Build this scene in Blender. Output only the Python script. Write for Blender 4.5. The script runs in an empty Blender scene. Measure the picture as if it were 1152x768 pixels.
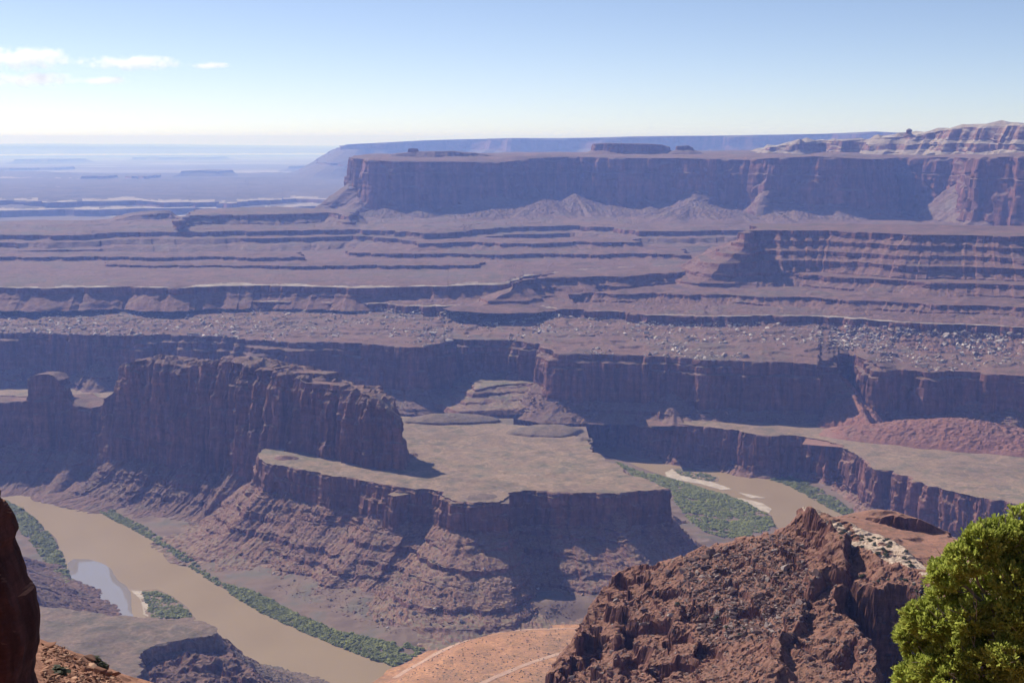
import bpy, math, random
import numpy as np
from mathutils import Vector
from mathutils.geometry import delaunay_2d_cdt
from mathutils.bvhtree import BVHTree

rng = np.random.default_rng(7)
random.seed(7)
C = bpy.context.scene
COL = C.collection
R = math.radians

# ------------------------------------------------------------------ camera
W0, H0, F = 1152.0, 768.0, 1582.0
CAMZ = 600.0
PITCH = R(8.24)
cam_d = bpy.data.cameras.new('camera')
cam = bpy.data.objects.new('camera', cam_d)
COL.objects.link(cam)
cam.location = (0, 0, CAMZ)
cam.rotation_euler = (R(90) - PITCH, 0, 0)
cam_d.sensor_width = 36.0
cam_d.lens = 36.0 * F / W0
cam_d.clip_start = 0.2
cam_d.clip_end = 400000
C.camera = cam

# ------------------------------------------------------------------ sky, sun, exposure
SUN_AZ = R(-47)      # from the view direction (+Y), negative = left
SUN_EL = R(42)
w = bpy.data.worlds.new('World')
C.world = w
w.use_nodes = True
nt = w.node_tree
sky = nt.nodes.new('ShaderNodeTexSky')
sky.sky_type = 'NISHITA'
sky.sun_disc = False
sky.sun_elevation = SUN_EL
sky.sun_rotation = SUN_AZ
sky.altitude = 0
sky.air_density = 0.5
sky.dust_density = 0.2
sky.ozone_density = 1.0
bg = nt.nodes['Background']
bg.inputs['Strength'].default_value = 0.081
tint = nt.nodes.new('ShaderNodeMix'); tint.data_type = 'RGBA'; tint.blend_type = 'MULTIPLY'      # cool white balance
tint.inputs[0].default_value = 1.0; tint.inputs[7].default_value = (1.08, 1.02, 1.05, 1)
nt.links.new(sky.outputs[0], tint.inputs[6]); nt.links.new(tint.outputs[2], bg.inputs[0])

sun_d = bpy.data.lights.new('sun', 'SUN')
sun_d.energy = 4.3
sun_d.angle = R(0.53)
sun_d.color = (1.0, 0.955, 0.90)
sun = bpy.data.objects.new('sun', sun_d)
COL.objects.link(sun)
sd = Vector((math.sin(SUN_AZ) * math.cos(SUN_EL), math.cos(SUN_AZ) * math.cos(SUN_EL), math.sin(SUN_EL)))
sun.rotation_euler = sd.to_track_quat('Z', 'Y').to_euler()
sun.location = sd * 5000

C.view_settings.view_transform = 'Standard'
C.view_settings.look = 'None'
C.view_settings.gamma = 1
C.view_settings.exposure = 0.52
C.view_settings.use_curve_mapping = False
C.render.engine = 'CYCLES'
C.cycles.use_denoising = True
C.cycles.max_bounces = 6
C.cycles.diffuse_bounces = 2
C.cycles.volume_bounces = 3
C.cycles.transparent_max_bounces = 8

HAZE_DENS = 8.2e-5
HAZE_COL = (0.265, 0.40, 1.0, 1)
HAZE_ABS = (0.92, 0.95, 1.0, 1)

# ------------------------------------------------------------------ projection helpers
CP, SP = math.cos(PITCH), math.sin(PITCH)


def ray(px, py):
    px = np.asarray(px, float); py = np.asarray(py, float)
    cx = (px - W0 / 2) / F; cy = (H0 / 2 - py) / F
    return np.stack([cx, CP + cy * SP, -SP + cy * CP], -1)


def gp(px, py, z):
    """the point at elevation z seen in that direction"""
    d = ray(px, py)
    t = (np.asarray(z, float) - CAMZ) / d[..., 2]
    return d * t[..., None] + np.array([0, 0, CAMZ])


def gd(px, py, dist):
    """the point at horizontal distance dist seen in that direction"""
    d = ray(px, py)
    t = np.asarray(dist, float) / np.hypot(d[..., 0], d[..., 1])
    return d * t[..., None] + np.array([0, 0, CAMZ])


def gpl(pts, z):
    a = np.array(pts, float)
    return gp(a[:, 0], a[:, 1], z)


def gdl(pts):
    a = np.array(pts, float)
    return gd(a[:, 0], a[:, 1], a[:, 2])


# ------------------------------------------------------------------ noise
def _hash(ix, iy, iz, seed):
    h = (ix.astype(np.uint32) * np.uint32(374761393) + iy.astype(np.uint32) * np.uint32(668265263)
         + iz.astype(np.uint32) * np.uint32(2147483647 - 58) + np.uint32((seed * 144665) & 0xffffffff))
    h = (h ^ (h >> np.uint32(13))) * np.uint32(1274126177)
    h = h ^ (h >> np.uint32(16))
    h = h * np.uint32(2246822519)
    h = h ^ (h >> np.uint32(15))
    return (h & np.uint32(0xffffff)).astype(np.float32) / np.float32(0x7fffff) - np.float32(1)


def noise(x, y=None, z=None, seed=0):
    x = np.asarray(x, np.float64)
    y = np.zeros_like(x) + (0.37 if y is None else y)
    two = z is None
    xi = np.floor(x); yi = np.floor(y)
    fx = (x - xi).astype(np.float32); fy = (y - yi).astype(np.float32)
    xi = xi.astype(np.int64); yi = yi.astype(np.int64)
    ux = fx * fx * (3 - 2 * fx); uy = fy * fy * (3 - 2 * fy)
    if two:
        zi = np.zeros_like(xi)
        a = _hash(xi, yi, zi, seed); b = _hash(xi + 1, yi, zi, seed)
        c = _hash(xi, yi + 1, zi, seed); d = _hash(xi + 1, yi + 1, zi, seed)
        return (a + (b - a) * ux) * (1 - uy) + (c + (d - c) * ux) * uy
    z = np.zeros_like(x) + z
    zi = np.floor(z); fz = (z - zi).astype(np.float32); zi = zi.astype(np.int64)
    uz = fz * fz * (3 - 2 * fz)
    r = []
    for k in (0, 1):
        a = _hash(xi, yi, zi + k, seed); b = _hash(xi + 1, yi, zi + k, seed)
        c = _hash(xi, yi + 1, zi + k, seed); d = _hash(xi + 1, yi + 1, zi + k, seed)
        r.append((a + (b - a) * ux) * (1 - uy) + (c + (d - c) * ux) * uy)
    return r[0] * (1 - uz) + r[1] * uz


def fbm(x, y=None, z=None, oct=4, seed=0, gain=0.5):
    s = 0; a = 1.0; t = 0
    x = np.asarray(x, float)
    for o in range(oct):
        f = 2.03 ** o
        s = s + a * noise(x * f + 17.3 * o, None if y is None else np.asarray(y) * f + 5.1 * o,
                          None if z is None else np.asarray(z) * f + 9.7 * o, seed + o * 13)
        t += a; a *= gain
    return s / t


def ridged(x, y=None, z=None, oct=3, seed=0):
    s = 0; a = 1.0; t = 0
    x = np.asarray(x, float)
    for o in range(oct):
        f = 2.1 ** o
        s = s + a * (1 - 2 * np.abs(noise(x * f + 3.3 * o, None if y is None else np.asarray(y) * f,
                                          None if z is None else np.asarray(z) * f, seed + 7 * o)))
        t += a; a *= 0.5
    return s / t


def sstep(a, b, x):
    t = np.clip((x - a) / (b - a), 0, 1)
    return t * t * (3 - 2 * t)


# ------------------------------------------------------------------ mesh + object helpers
def mesh_np(name, verts, quads=None, tris=None, mats=None, matidx=None, smooth=False):
    me = bpy.data.meshes.new(name)
    verts = np.asarray(verts, np.float32)
    parts = []; starts = []; totals = []
    off = 0
    if quads is not None and len(quads):
        q = np.asarray(quads, np.int32)
        parts.append(q.ravel()); starts.append(np.arange(len(q)) * 4 + off); totals.append(np.full(len(q), 4)); off += q.size
    if tris is not None and len(tris):
        q = np.asarray(tris, np.int32)
        parts.append(q.ravel()); starts.append(np.arange(len(q)) * 3 + off); totals.append(np.full(len(q), 3)); off += q.size
    loops = np.concatenate(parts); st = np.concatenate(starts)
    me.vertices.add(len(verts)); me.vertices.foreach_set('co', verts.ravel())
    me.loops.add(len(loops)); me.loops.foreach_set('vertex_index', loops.astype(np.int32))
    me.polygons.add(len(st)); me.polygons.foreach_set('loop_start', st.astype(np.int32))
    for m in (mats or []):
        me.materials.append(m)
    if matidx is not None:
        me.polygons.foreach_set('material_index', np.asarray(matidx, np.int32))
    me.polygons.foreach_set('use_smooth', np.full(len(st), smooth, bool))
    me.update(calc_edges=True)
    me.validate()
    return me


def obj(name, me, parent=None):
    o = bpy.data.objects.new(name, me)
    COL.objects.link(o)
    if parent is not None:
        o.parent = parent
    return o


def thing(o, label, cat, group=None):
    o['label'] = label; o['category'] = cat
    if group: o['group'] = group
    return o


def structure(o, label=None, cat=None):
    o['kind'] = 'structure'
    if label: o['label'] = label
    if cat: o['category'] = cat
    return o


def stuff(o, label, cat):
    o['kind'] = 'stuff'; o['label'] = label; o['category'] = cat
    return o


def empty(name, loc):
    o = bpy.data.objects.new(name, None)
    COL.objects.link(o); o.location = loc
    return o


# ------------------------------------------------------------------ materials
def newmat(name):
    m = bpy.data.materials.new(name); m.use_nodes = True
    nt = m.node_tree; b = nt.nodes['Principled BSDF']
    b.inputs['Specular IOR Level'].default_value = 0.15
    b.inputs['Roughness'].default_value = 0.95
    return m, nt, b


class NG:
    def __init__(s, nt):
        s.nt = nt
    def n(s, t, **k):
        x = s.nt.nodes.new(t)
        for a, v in k.items(): setattr(x, a, v)
        return x
    def link(s, a, b): s.nt.links.new(a, b)
    def math(s, op, a, b=None, clamp=False):
        x = s.n('ShaderNodeMath', operation=op, use_clamp=clamp)
        for i, v in enumerate((a, b)):
            if v is None: continue
            if isinstance(v, (int, float)): x.inputs[i].default_value = v
            else: s.link(v, x.inputs[i])
        return x.outputs[0]
    def noise(s, vec, scale, detail=4, rough=0.55, lac=2.1):
        x = s.n('ShaderNodeTexNoise')
        x.inputs['Scale'].default_value = scale; x.inputs['Detail'].default_value = detail
        x.inputs['Roughness'].default_value = rough; x.inputs['Lacunarity'].default_value = lac
        if vec is not None: s.link(vec, x.inputs['Vector'])
        return x.outputs['Fac']
    def mapscale(s, vec, sc):
        x = s.n('ShaderNodeVectorMath', operation='MULTIPLY')
        s.link(vec, x.inputs[0]); x.inputs[1].default_value = sc
        return x.outputs[0]
    def ramp(s, fac, stops, interp='LINEAR'):
        x = s.n('ShaderNodeValToRGB'); cr = x.color_ramp; cr.interpolation = interp
        while len(cr.elements) < len(stops): cr.elements.new(0.5)
        for e, (p, c) in zip(cr.elements, stops):
            e.position = p; e.color = (*c, 1) if len(c) == 3 else c
        s.link(fac, x.inputs[0])
        return x.outputs[0]
    def mix(s, fac, a, b, bt='MIX'):
        x = s.n('ShaderNodeMix', data_type='RGBA', blend_type=bt)
        for i, v in ((0, fac), (6, a), (7, b)):
            if isinstance(v, (int, float)): x.inputs[i].default_value = v
            elif isinstance(v, tuple): x.inputs[i].default_value = (*v, 1)
            else: s.link(v, x.inputs[i])
        return x.outputs[2]
    def remap(s, v, a, b, c=0.0, d=1.0):
        x = s.n('ShaderNodeMapRange'); s.link(v, x.inputs[0])
        for i, k in enumerate((a, b, c, d)): x.inputs[1 + i].default_value = k
        return x.outputs[0]


def rock_mat(name, sc=1.0, cliff=((0.095, .04, .033), (.145, .06, .046), (.225, .10, .075)),
             slope=((.20, .125, .095), (.27, .165, .12), (.22, .185, .145)),
             flat=((.30, .215, .15), (.36, .255, .18), (.27, .225, .15)),
             shrub=0.35, bump=1.0, pale=0.0):
    """red sandstone: horizontal beds, varnish streaks on steep faces, dusty slopes, scrub on level ground.
    sc: size of the grain in metres"""
    m, nt, b = newmat(name)
    g = NG(nt)
    geo = g.n('ShaderNodeNewGeometry')
    P = geo.outputs['Position']; N = geo.outputs['True Normal']
    sp = g.n('ShaderNodeSeparateXYZ'); g.link(P, sp.inputs[0])
    sn = g.n('ShaderNodeSeparateXYZ'); g.link(N, sn.inputs[0])
    big = g.noise(P, 0.004 / sc, 3)
    mid = g.noise(P, 0.03 / sc, 5, 0.6)
    fine = g.noise(P, 0.22 / sc, 5, 0.65)
    # beds
    zw = g.math('ADD', g.math('MULTIPLY', sp.outputs['Z'], 1.0), g.math('MULTIPLY', mid, 7.0 * sc))
    cz = g.n('ShaderNodeCombineXYZ'); g.link(zw, cz.inputs[2])
    bed = g.noise(cz.outputs[0], 0.075 / sc, 4, 0.7)
    bed = g.remap(bed, 0.3, 0.7)
    cl = g.ramp(bed, [(0.0, cliff[0]), (.5, cliff[1]), (1.0, cliff[2])])
    st = g.noise(g.mapscale(P, (0.11 / sc, 0.11 / sc, 0.009 / sc)), 1.0, 4, 0.6)
    st = g.remap(st, 0.32, 0.68, 0.48, 1.38)
    st = g.math('MULTIPLY', st, g.remap(g.noise(g.mapscale(P, (.018 / sc, .018 / sc, .006 / sc)), 1.0, 3), .35, .65, .72, 1.25))
    x = g.n('ShaderNodeCombineXYZ')
    for i in range(3): g.link(st, x.inputs[i])
    cl = g.mix(1.0, cl, x.outputs[0], 'MULTIPLY')
    sl = g.ramp(g.remap(g.math('ADD', g.math('MULTIPLY', mid, .6), g.math('MULTIPLY', fine, .4)), .35, .65),
                [(0, slope[0]), (.5, slope[1]), (1, slope[2])])
    sl = g.mix(0.35, sl, g.ramp(bed, [(0, slope[0]), (1, slope[2])]))
    fl = g.ramp(g.remap(g.math('ADD', g.math('MULTIPLY', big, .5), g.math('MULTIPLY', mid, .5)), .36, .64),
                [(0, flat[0]), (.5, flat[1]), (1, flat[2])])
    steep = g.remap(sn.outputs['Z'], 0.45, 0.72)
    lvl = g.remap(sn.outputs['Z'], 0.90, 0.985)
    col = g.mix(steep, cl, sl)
    wash = g.remap(g.math('ABSOLUTE', g.math('SUBTRACT', g.noise(g.mapscale(P, (1, 1, .2)), .011 / sc, 4, .55), .5)), .022, .0)
    fl = g.mix(g.math('MULTIPLY', wash, .5), fl, (flat[1][0] * 1.45, flat[1][1] * 1.45, flat[1][2] * 1.45))
    blot = g.remap(g.noise(P, .035 / sc, 6, .7), .50, .62, 0, .55)
    fl = g.mix(blot, fl, (flat[2][0] * .6, flat[2][1] * .68, flat[2][2] * .66))
    col = g.mix(lvl, col, fl)
    # fine mottling
    mo = g.remap(fine, 0.25, 0.75, 0.72, 1.28)
    y = g.n('ShaderNodeCombineXYZ')
    for i in range(3): g.link(mo, y.inputs[i])
    col = g.mix(1.0, col, y.outputs[0], 'MULTIPLY')
    if shrub > 0:
        vo = g.n('ShaderNodeTexVoronoi'); g.link(P, vo.inputs['Vector']); vo.inputs['Scale'].default_value = 0.16 / sc
        dot = g.remap(vo.outputs['Distance'], 0.30, 0.16)
        dens = g.remap(g.noise(P, 0.012 / sc, 3), .46, .60)
        f = g.math('MULTIPLY', g.math('MULTIPLY', dot, dens), g.math('MULTIPLY', g.remap(sn.outputs['Z'], .80, .92), shrub))
        col = g.mix(f, col, (.085, .085, .05))
    g.link(col, b.inputs['Base Color'])
    bm = g.n('ShaderNodeBump'); bm.inputs['Strength'].default_value = 0.8 * bump; bm.inputs['Distance'].default_value = 1.2 * sc
    hgt = g.math('ADD', g.math('MULTIPLY', fine, 1.0), g.math('MULTIPLY', g.noise(P, 0.75 / sc, 3, .6), .45))
    g.link(hgt, bm.inputs['Height']); g.link(bm.outputs[0], b.inputs['Normal'])
    return m


M_rock = rock_mat('red_sandstone', flat=((.115, .064, .05), (.18, .10, .077), (.13, .10, .075)), slope=((.115, .064, .05), (.18, .10, .076), (.165, .13, .102)))
M_bench = rock_mat('banded_bench_rock', 1.4, slope=((.13, .063, .05), (.19, .095, .073), (.20, .14, .115)), flat=((.105, .06, .05), (.165, .092, .074), (.12, .092, .07)))
M_far = rock_mat('far_mesa_rock', 3.0, shrub=0.25, slope=((.115, .064, .053), (.175, .10, .08), (.175, .14, .118)), flat=((.11, .066, .055), (.165, .096, .078), (.125, .10, .078)))
M_vfar = rock_mat('distant_rock', 8.0, shrub=0.0, flat=((.05, .04, .034), (.12, .085, .066), (.08, .065, .05)), slope=((.08, .055, .045), (.12, .08, .062), (.10, .08, .066)))
M_penin = rock_mat('peninsula_rock', 1.0, slope=((.15, .072, .052), (.235, .118, .082), (.18, .14, .108)),
                   flat=((.175, .12, .082), (.245, .165, .11), (.155, .135, .088)), shrub=0.55)
M_grey = rock_mat('grey_shale', 0.8, slope=((.15, .105, .082), (.20, .14, .108), (.165, .135, .107)),
                  flat=((.135, .10, .074), (.19, .128, .094), (.13, .105, .078)),
                  cliff=((.14, .085, .07), (.19, .115, .09), (.26, .17, .13)), shrub=.5)
M_butte = rock_mat('near_butte_rock', 0.22, cliff=((.085, .036, .028), (.14, .06, .044), (.21, .10, .07)),
                   slope=((.165, .08, .055), (.24, .115, .076), (.20, .115, .085)),
                   flat=((.21, .10, .066), (.28, .138, .09), (.22, .13, .095)), shrub=.7)
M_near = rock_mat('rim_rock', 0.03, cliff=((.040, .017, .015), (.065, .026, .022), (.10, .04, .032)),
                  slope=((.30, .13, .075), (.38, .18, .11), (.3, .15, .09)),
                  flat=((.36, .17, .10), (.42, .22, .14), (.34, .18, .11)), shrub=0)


M_redtalus = rock_mat('red_talus', 1.0, slope=((.17, .07, .055), (.25, .11, .082), (.21, .12, .095)), flat=((.22, .11, .085), (.27, .14, .105), (.22, .14, .11)))
M_dome = rock_mat('pale_dome_rock', 3.0, shrub=0.6, cliff=((.14, .066, .05), (.20, .10, .075), (.30, .19, .14)), slope=((.22, .155, .12), (.32, .25, .20), (.28, .23, .185)), flat=((.30, .24, .19), (.42, .36, .30), (.24, .20, .15)))


def plain_mat(name, c0, c1, scale, detail=4, rough=0.95, bump=0, c2=None):
    m, nt, b = newmat(name); g = NG(nt)
    geo = g.n('ShaderNodeNewGeometry')
    f = g.noise(geo.outputs['Position'], scale, detail, .6)
    stops = [(0, c0), (1, c1)] if c2 is None else [(0, c0), (.5, c1), (1, c2)]
    g.link(g.ramp(g.remap(f, .33, .67), stops), b.inputs['Base Color'])
    b.inputs['Roughness'].default_value = rough
    if bump:
        bm = g.n('ShaderNodeBump'); bm.inputs['Distance'].default_value = bump
        g.link(f, bm.inputs['Height']); g.link(bm.outputs[0], b.inputs['Normal'])
    return m


M_pale = plain_mat('white_rim_sandstone', (.18, .13, .10), (.40, .33, .275), .03)
M_slab = plain_mat('pale_slab_rock', (.24, .15, .105), (.50, .38, .285), .35, bump=.4, c2=(.38, .27, .195))
M_sand = plain_mat('river_sand', (.33, .26, .20), (.48, .40, .32), .08)
M_boulder = plain_mat('pale_boulder_rock', (.34, .27, .24), (.52, .45, .41), .08, bump=.5)
M_boulder_d = plain_mat('dark_boulder_rock', (.10, .055, .045), (.21, .12, .10), .35, bump=.3, c2=(.16, .10, .09))
M_road = plain_mat('dirt_road', (.40, .24, .165), (.48, .31, .22), .1)
M_orange = rock_mat('orange_alluvium', 0.8, slope=((.30, .14, .085), (.36, .17, .10), (.33, .17, .11)),
                    flat=((.31, .15, .076), (.41, .205, .102), (.31, .17, .095)), shrub=.9)


def water_mat():
    m, nt, b = newmat('silty_river_water'); g = NG(nt)
    geo = g.n('ShaderNodeNewGeometry'); P = geo.outputs['Position']
    f = g.noise(g.mapscale(P, (1, .6, 1)), .012, 4, .5)
    g.link(g.ramp(g.remap(f, .3, .7), [(0, (.265, .185, .105)), (1, (.30, .212, .122))]), b.inputs['Base Color'])
    b.inputs['Roughness'].default_value = 0.35
    b.inputs['Specular IOR Level'].default_value = 0.25
    bm = g.n('ShaderNodeBump'); bm.inputs['Strength'].default_value = .5; bm.inputs['Distance'].default_value = .4
    g.link(g.noise(P, .25, 4), bm.inputs['Height']); g.link(bm.outputs[0], b.inputs['Normal'])
    return m


M_water = water_mat()
m, nt_, b_ = newmat('sky_mirror_water')
b_.inputs['Base Color'].default_value = (.27, .23, .20, 1)  # greyer base than the river, brightening the mirrored sky by colour
b_.inputs['Roughness'].default_value = 0.02
b_.inputs['Specular IOR Level'].default_value = 1.0
M_calm = m


def leaf_mat(name, c0, c1, scale, transl=0.35, by_pos=True):
    m = bpy.data.materials.new(name); m.use_nodes = True
    nt = m.node_tree; g = NG(nt); b = nt.nodes['Principled BSDF']
    geo = g.n('ShaderNodeNewGeometry')
    f = g.noise(geo.outputs['Position'], scale, 3, .6)
    r = g.math('ADD', g.math('MULTIPLY', f, .7), g.math('MULTIPLY', geo.outputs['Random Per Island'], .3))
    col = g.ramp(g.remap(r, .32, .68), [(0, c0), (1, c1)])
    g.link(col, b.inputs['Base Color']); b.inputs['Roughness'].default_value = .7
    b.inputs['Specular IOR Level'].default_value = .2
    tr = g.n('ShaderNodeBsdfTranslucent'); g.link(col, tr.inputs['Color'])
    mx = g.n('ShaderNodeMixShader'); mx.inputs[0].default_value = transl
    g.link(b.outputs[0], mx.inputs[1]); g.link(tr.outputs[0], mx.inputs[2])
    g.link(mx.outputs[0], nt.nodes['Material Output'].inputs['Surface'])
    return m


M_thick = leaf_mat('tamarisk_leaves', (.135, .155, .04), (.30, .305, .09), .06, .3)
M_thick2 = leaf_mat('pale_willow_leaves', (.185, .21, .055), (.36, .365, .115), .05, .3)
M_junip = leaf_mat('juniper_leaves', (.26, .30, .045), (.50, .54, .125), 1.6, .55)
M_shrub = leaf_mat('desert_shrub_leaves', (.05, .055, .03), (.09, .095, .05), .5)
M_bark = plain_mat('juniper_bark', (.20, .16, .13), (.36, .31, .26), 14, bump=.01)

BVHS = []


def reg_bvh(verts, quads=None, tris=None):
    f = []
    if quads is not None: f += np.asarray(quads).tolist()
    if tris is not None: f += np.asarray(tris).tolist()
    BVHS.append(BVHTree.FromPolygons(np.asarray(verts, float).tolist(), f))


# ------------------------------------------------------------------ rims and lofts
def resample(p, ds, closed):
    if closed: p = np.vstack([p, p[:1]])
    seg = np.linalg.norm(np.diff(p[:, :2], axis=0), axis=1)
    t = np.concatenate([[0], np.cumsum(seg)])
    n = max(8, int(t[-1] / ds))
    u = np.linspace(0, t[-1], n + 1)
    if closed: u = u[:-1]
    return np.stack([np.interp(u, t, p[:, k]) for k in range(3)], 1), u


def gsmooth(a, sig, closed):
    if sig < 0.5: return a
    r = int(sig * 3) + 1
    k = np.exp(-0.5 * (np.arange(-r, r + 1) / sig) ** 2); k /= k.sum()
    out = np.empty_like(a)
    for c in range(a.shape[1]):
        v = np.pad(a[:, c], r, mode='wrap' if closed and r < len(a) else 'edge')
        out[:, c] = np.convolve(v, k, 'valid')
    return out


def normals2(p, closed, sig):
    q = gsmooth(p[:, :2].copy(), sig, closed)
    if closed: t = np.roll(q, -1, 0) - np.roll(q, 1, 0)
    else: t = np.gradient(q, axis=0)
    n = np.stack([t[:, 1], -t[:, 0]], 1)
    return n / (np.linalg.norm(n, axis=1, keepdims=True) + 1e-9)


def area2(p):
    x, y = p[:, 0], p[:, 1]
    return 0.5 * np.sum(x * np.roll(y, -1) - np.roll(x, -1) * y)


def inside(poly, x, y):
    r = np.zeros(len(x), bool)
    n = len(poly); j = n - 1
    for i in range(n):
        xi, yi = poly[i, :2]; xj, yj = poly[j, :2]
        if yi != yj:
            c = ((yi > y) != (yj > y)) & (x < (xj - xi) * (y - yi) / (yj - yi) + xi)
            r ^= c
        j = i
    return r


def landform(name, rim, strata, zbot, ds, dz, mats, closed=True, rim_noise=6, rim_wl=60, flute=3.0, flute_wl=22,
             gully=2.0, gully_wl=16, rough=1.0, seed=1, cap_depth=0, cap_noise=1.5, cap_wl=60, cap_step=8, cap_rise=0.0, cones=(), micro=52, off_smooth=9, cap_ledge=3.0, cap_rough=.6,
             pale_depth=0, smooth_m=20, smooth_far=120, top_drop=None, cot_scale=None, reg=False, joint=1.0):
    """A rock landform: its rim in plan, and beds from the top down, each (top elevation, slope in degrees, boundary wander,
    'c' talus cones | 'w' wander | 'p' patchy ledge). Open rims run left to right and face the viewer's side."""
    rim = np.asarray(rim, float)
    if closed and area2(rim) < 0: rim = rim[::-1]
    p, u = resample(rim, ds, closed)
    L = u[-1] + ds
    # wander of the rim itself
    n0 = normals2(p, closed, max(1, smooth_m / ds))
    wob = rim_noise * fbm(p[:, 0] / rim_wl, p[:, 1] / rim_wl, oct=4, seed=seed) \
        - joint * 0.5 * rim_noise * np.clip(ridged(p[:, 0] / rim_wl * 1.7, p[:, 1] / rim_wl * 1.7, oct=2, seed=seed + 5) - .35, 0, 1)
    blk = noise(p[:, 0] / rim_wl * 2.6, p[:, 1] / rim_wl * 2.6, seed=seed + 61)
    blk2 = noise(p[:, 0] / rim_wl * 6.5, p[:, 1] / rim_wl * 6.5, seed=seed + 62)
    wob = wob + rim_noise * (.42 * sstep(-.14, .14, blk) + .22 * sstep(-.14, .14, blk2) - .32)
    p[:, :2] += n0 * wob[:, None]
    n0 = normals2(p, closed, max(1, smooth_m / ds)); n1 = normals2(p, closed, max(1, smooth_far / ds))
    ns = len(p)
    ztop = p[:, 2] + 0.0
    if top_drop is not None:
        ztop = ztop + top_drop(p)
    print('LF', name, 'z %.0f..%.0f bot %.0f len %.0f' % (ztop.min(), ztop.max(), zbot, L))
    zbot = min(zbot, ztop.min() - 4 * dz)
    K = int((ztop.max() - zbot) / dz)
    k = np.linspace(0, 1, K + 1)
    Z = ztop[:, None] - (ztop - zbot)[:, None] * k[None, :]
    sx = p[:, 0][:, None]; sy = p[:, 1][:, None]
    # which bed
    ang = np.full(Z.shape, float(strata[0][1]))
    for i, s in enumerate(strata[1:], 1):
        zt, a, amp, kind = s[:4]
        wl = s[4] if len(s) > 4 else 60
        if kind == 'c':
            q = 1 - np.abs(noise(p[:, 0] / wl, p[:, 1] / wl, seed=seed + 31 * i)) * 2.2
            q = np.clip(q, 0, 1) ** 1.3 * (0.5 + 0.5 * noise(p[:, 0] / (wl * 3), p[:, 1] / (wl * 3), seed=seed + 77 * i))
            if cones and i == min(t for t, e in enumerate(strata) if len(e) > 3 and e[3] == 'c'):
                bx = W0 / 2 + F * (p[:, 0] / p[:, 1]) / (CP + SP * (CAMZ - 0.5 * (zt + ztop)) / p[:, 1])
                q = q * .45
                for (cpx, ch, hw) in cones:
                    c0 = np.argmin(np.abs(bx - cpx) + 1e-4 * p[:, 1])
                    q = np.maximum(q, ch * np.clip(1 - np.hypot(p[:, 0] - p[c0, 0], p[:, 1] - p[c0, 1]) / hw, 0, 1))
            zb = zt + amp * q + amp * .12 * noise(p[:, 0] / (wl * .2), p[:, 1] / (wl * .2), seed=seed + 9)
        else:
            zb = zt + amp * fbm(p[:, 0] / wl, p[:, 1] / wl, oct=3, seed=seed + 31 * i)
        A = np.full(ns, float(a))
        if kind == 'p':
            f = sstep(-.16, -.04, fbm(p[:, 0] / (wl * 1.3), p[:, 1] / (wl * 1.3), oct=2, seed=seed + 57 * i))
            A = A * f + (s[5] if len(s) > 5 else 28) * (1 - f)
        ang = np.where(Z < zb[:, None], A[:, None], ang)
    ml = np.clip(noise(sx / 70, sy / 70, Z / (dz * 2.6), seed=seed + 21) + .35 * noise(sx / 14, sy / 14, Z / (dz * 2), seed=seed + 22) - .12, 0, 1)
    ang_s = np.where((ang < 45) & (ang > 12), ang - 3 + micro * ml, ang)
    ang_s = np.where(ang <= 12, ang + .35 * micro * ml, ang_s)
    cot = 1 / np.tan(np.radians(np.clip(ang_s, 2, 86)))
    if cot_scale is not None: cot = np.where(ang_s < 60, cot * cot_scale(p)[:, None], cot)
    dZ = -np.diff(Z, axis=1)
    off = np.concatenate([np.zeros((ns, 1)), np.cumsum(dZ * 0.5 * (cot[:, 1:] + cot[:, :-1]), axis=1)], 1)
    off = gsmooth(off, max(1.5, off_smooth / ds), closed)
    o1 = np.minimum(off, smooth_m); o2 = off - o1
    X = sx + n0[:, 0:1] * o1 + n1[:, 0:1] * o2
    Y = sy + n0[:, 1:2] * o1 + n1[:, 1:2] * o2
    st = sstep(40, 65, ang_s)
    # flutes and joints on the cliffs; ribs and blocks on the slopes
    fl = flute * (1.1 * fbm(X / flute_wl, Y / flute_wl, Z / (flute_wl * 5), oct=4, seed=seed + 3)
                  - 0.9 * np.clip(ridged(X / (flute_wl * 1.5), Y / (flute_wl * 1.5), Z / (flute_wl * 9), oct=2, seed=seed + 4) - .45, 0, 1) * joint
                  + 0.75 * (sstep(-.1, .1, noise(X / flute_wl * .8, Y / flute_wl * .8, Z / (flute_wl * 1.3), seed=seed + 63)) - .5)
                  + 0.5 * (sstep(-.1, .1, noise(X / flute_wl * 2, Y / flute_wl * 2, Z / (flute_wl * .7), seed=seed + 64)) - .5)
                  + 0.16 * noise(X / (flute_wl * 3), Y / (flute_wl * 3), Z / (1.5 + flute_wl * .14), seed=seed + 6))
    far = np.clip(off / 60, 0.15, 1.0)
    wp = 0.9 * fbm(X / (gully_wl * 2.2), Y / (gully_wl * 2.2), Z / (gully_wl * 1.2), oct=3, seed=seed + 18)
    amod = 0.35 + 0.9 * np.clip(fbm(X / (gully_wl * 4), Y / (gully_wl * 4), oct=2, seed=seed + 19) + .35, 0, 1)
    gu = 0.34 * gully * far * amod * fbm(sx / gully_wl + X * .03 / gully_wl + wp, sy / gully_wl + Y * .03 / gully_wl + wp, Z / (gully_wl * 4), oct=3, seed=seed + 8)
    w4 = 3.6 * ds
    ro = rough * (1.15 * fbm(X / w4, Y / w4, Z / w4, oct=2, seed=seed + 10, gain=.8)
                  + 0.9 * fbm(X / 24.0, Y / 24.0, Z / 14.0, oct=2, seed=seed + 11)
                  + 0.8 * np.clip(noise(X / w4 / .7, Y / w4 / .7, Z / w4 / .7, seed=seed + 12) - .2, 0, 1))
    ramp = np.clip(k * K / 2.0, 0, 1)[None, :]
    D = (fl * st + gu * 2.0 * (1 - st)) * ramp
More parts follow.
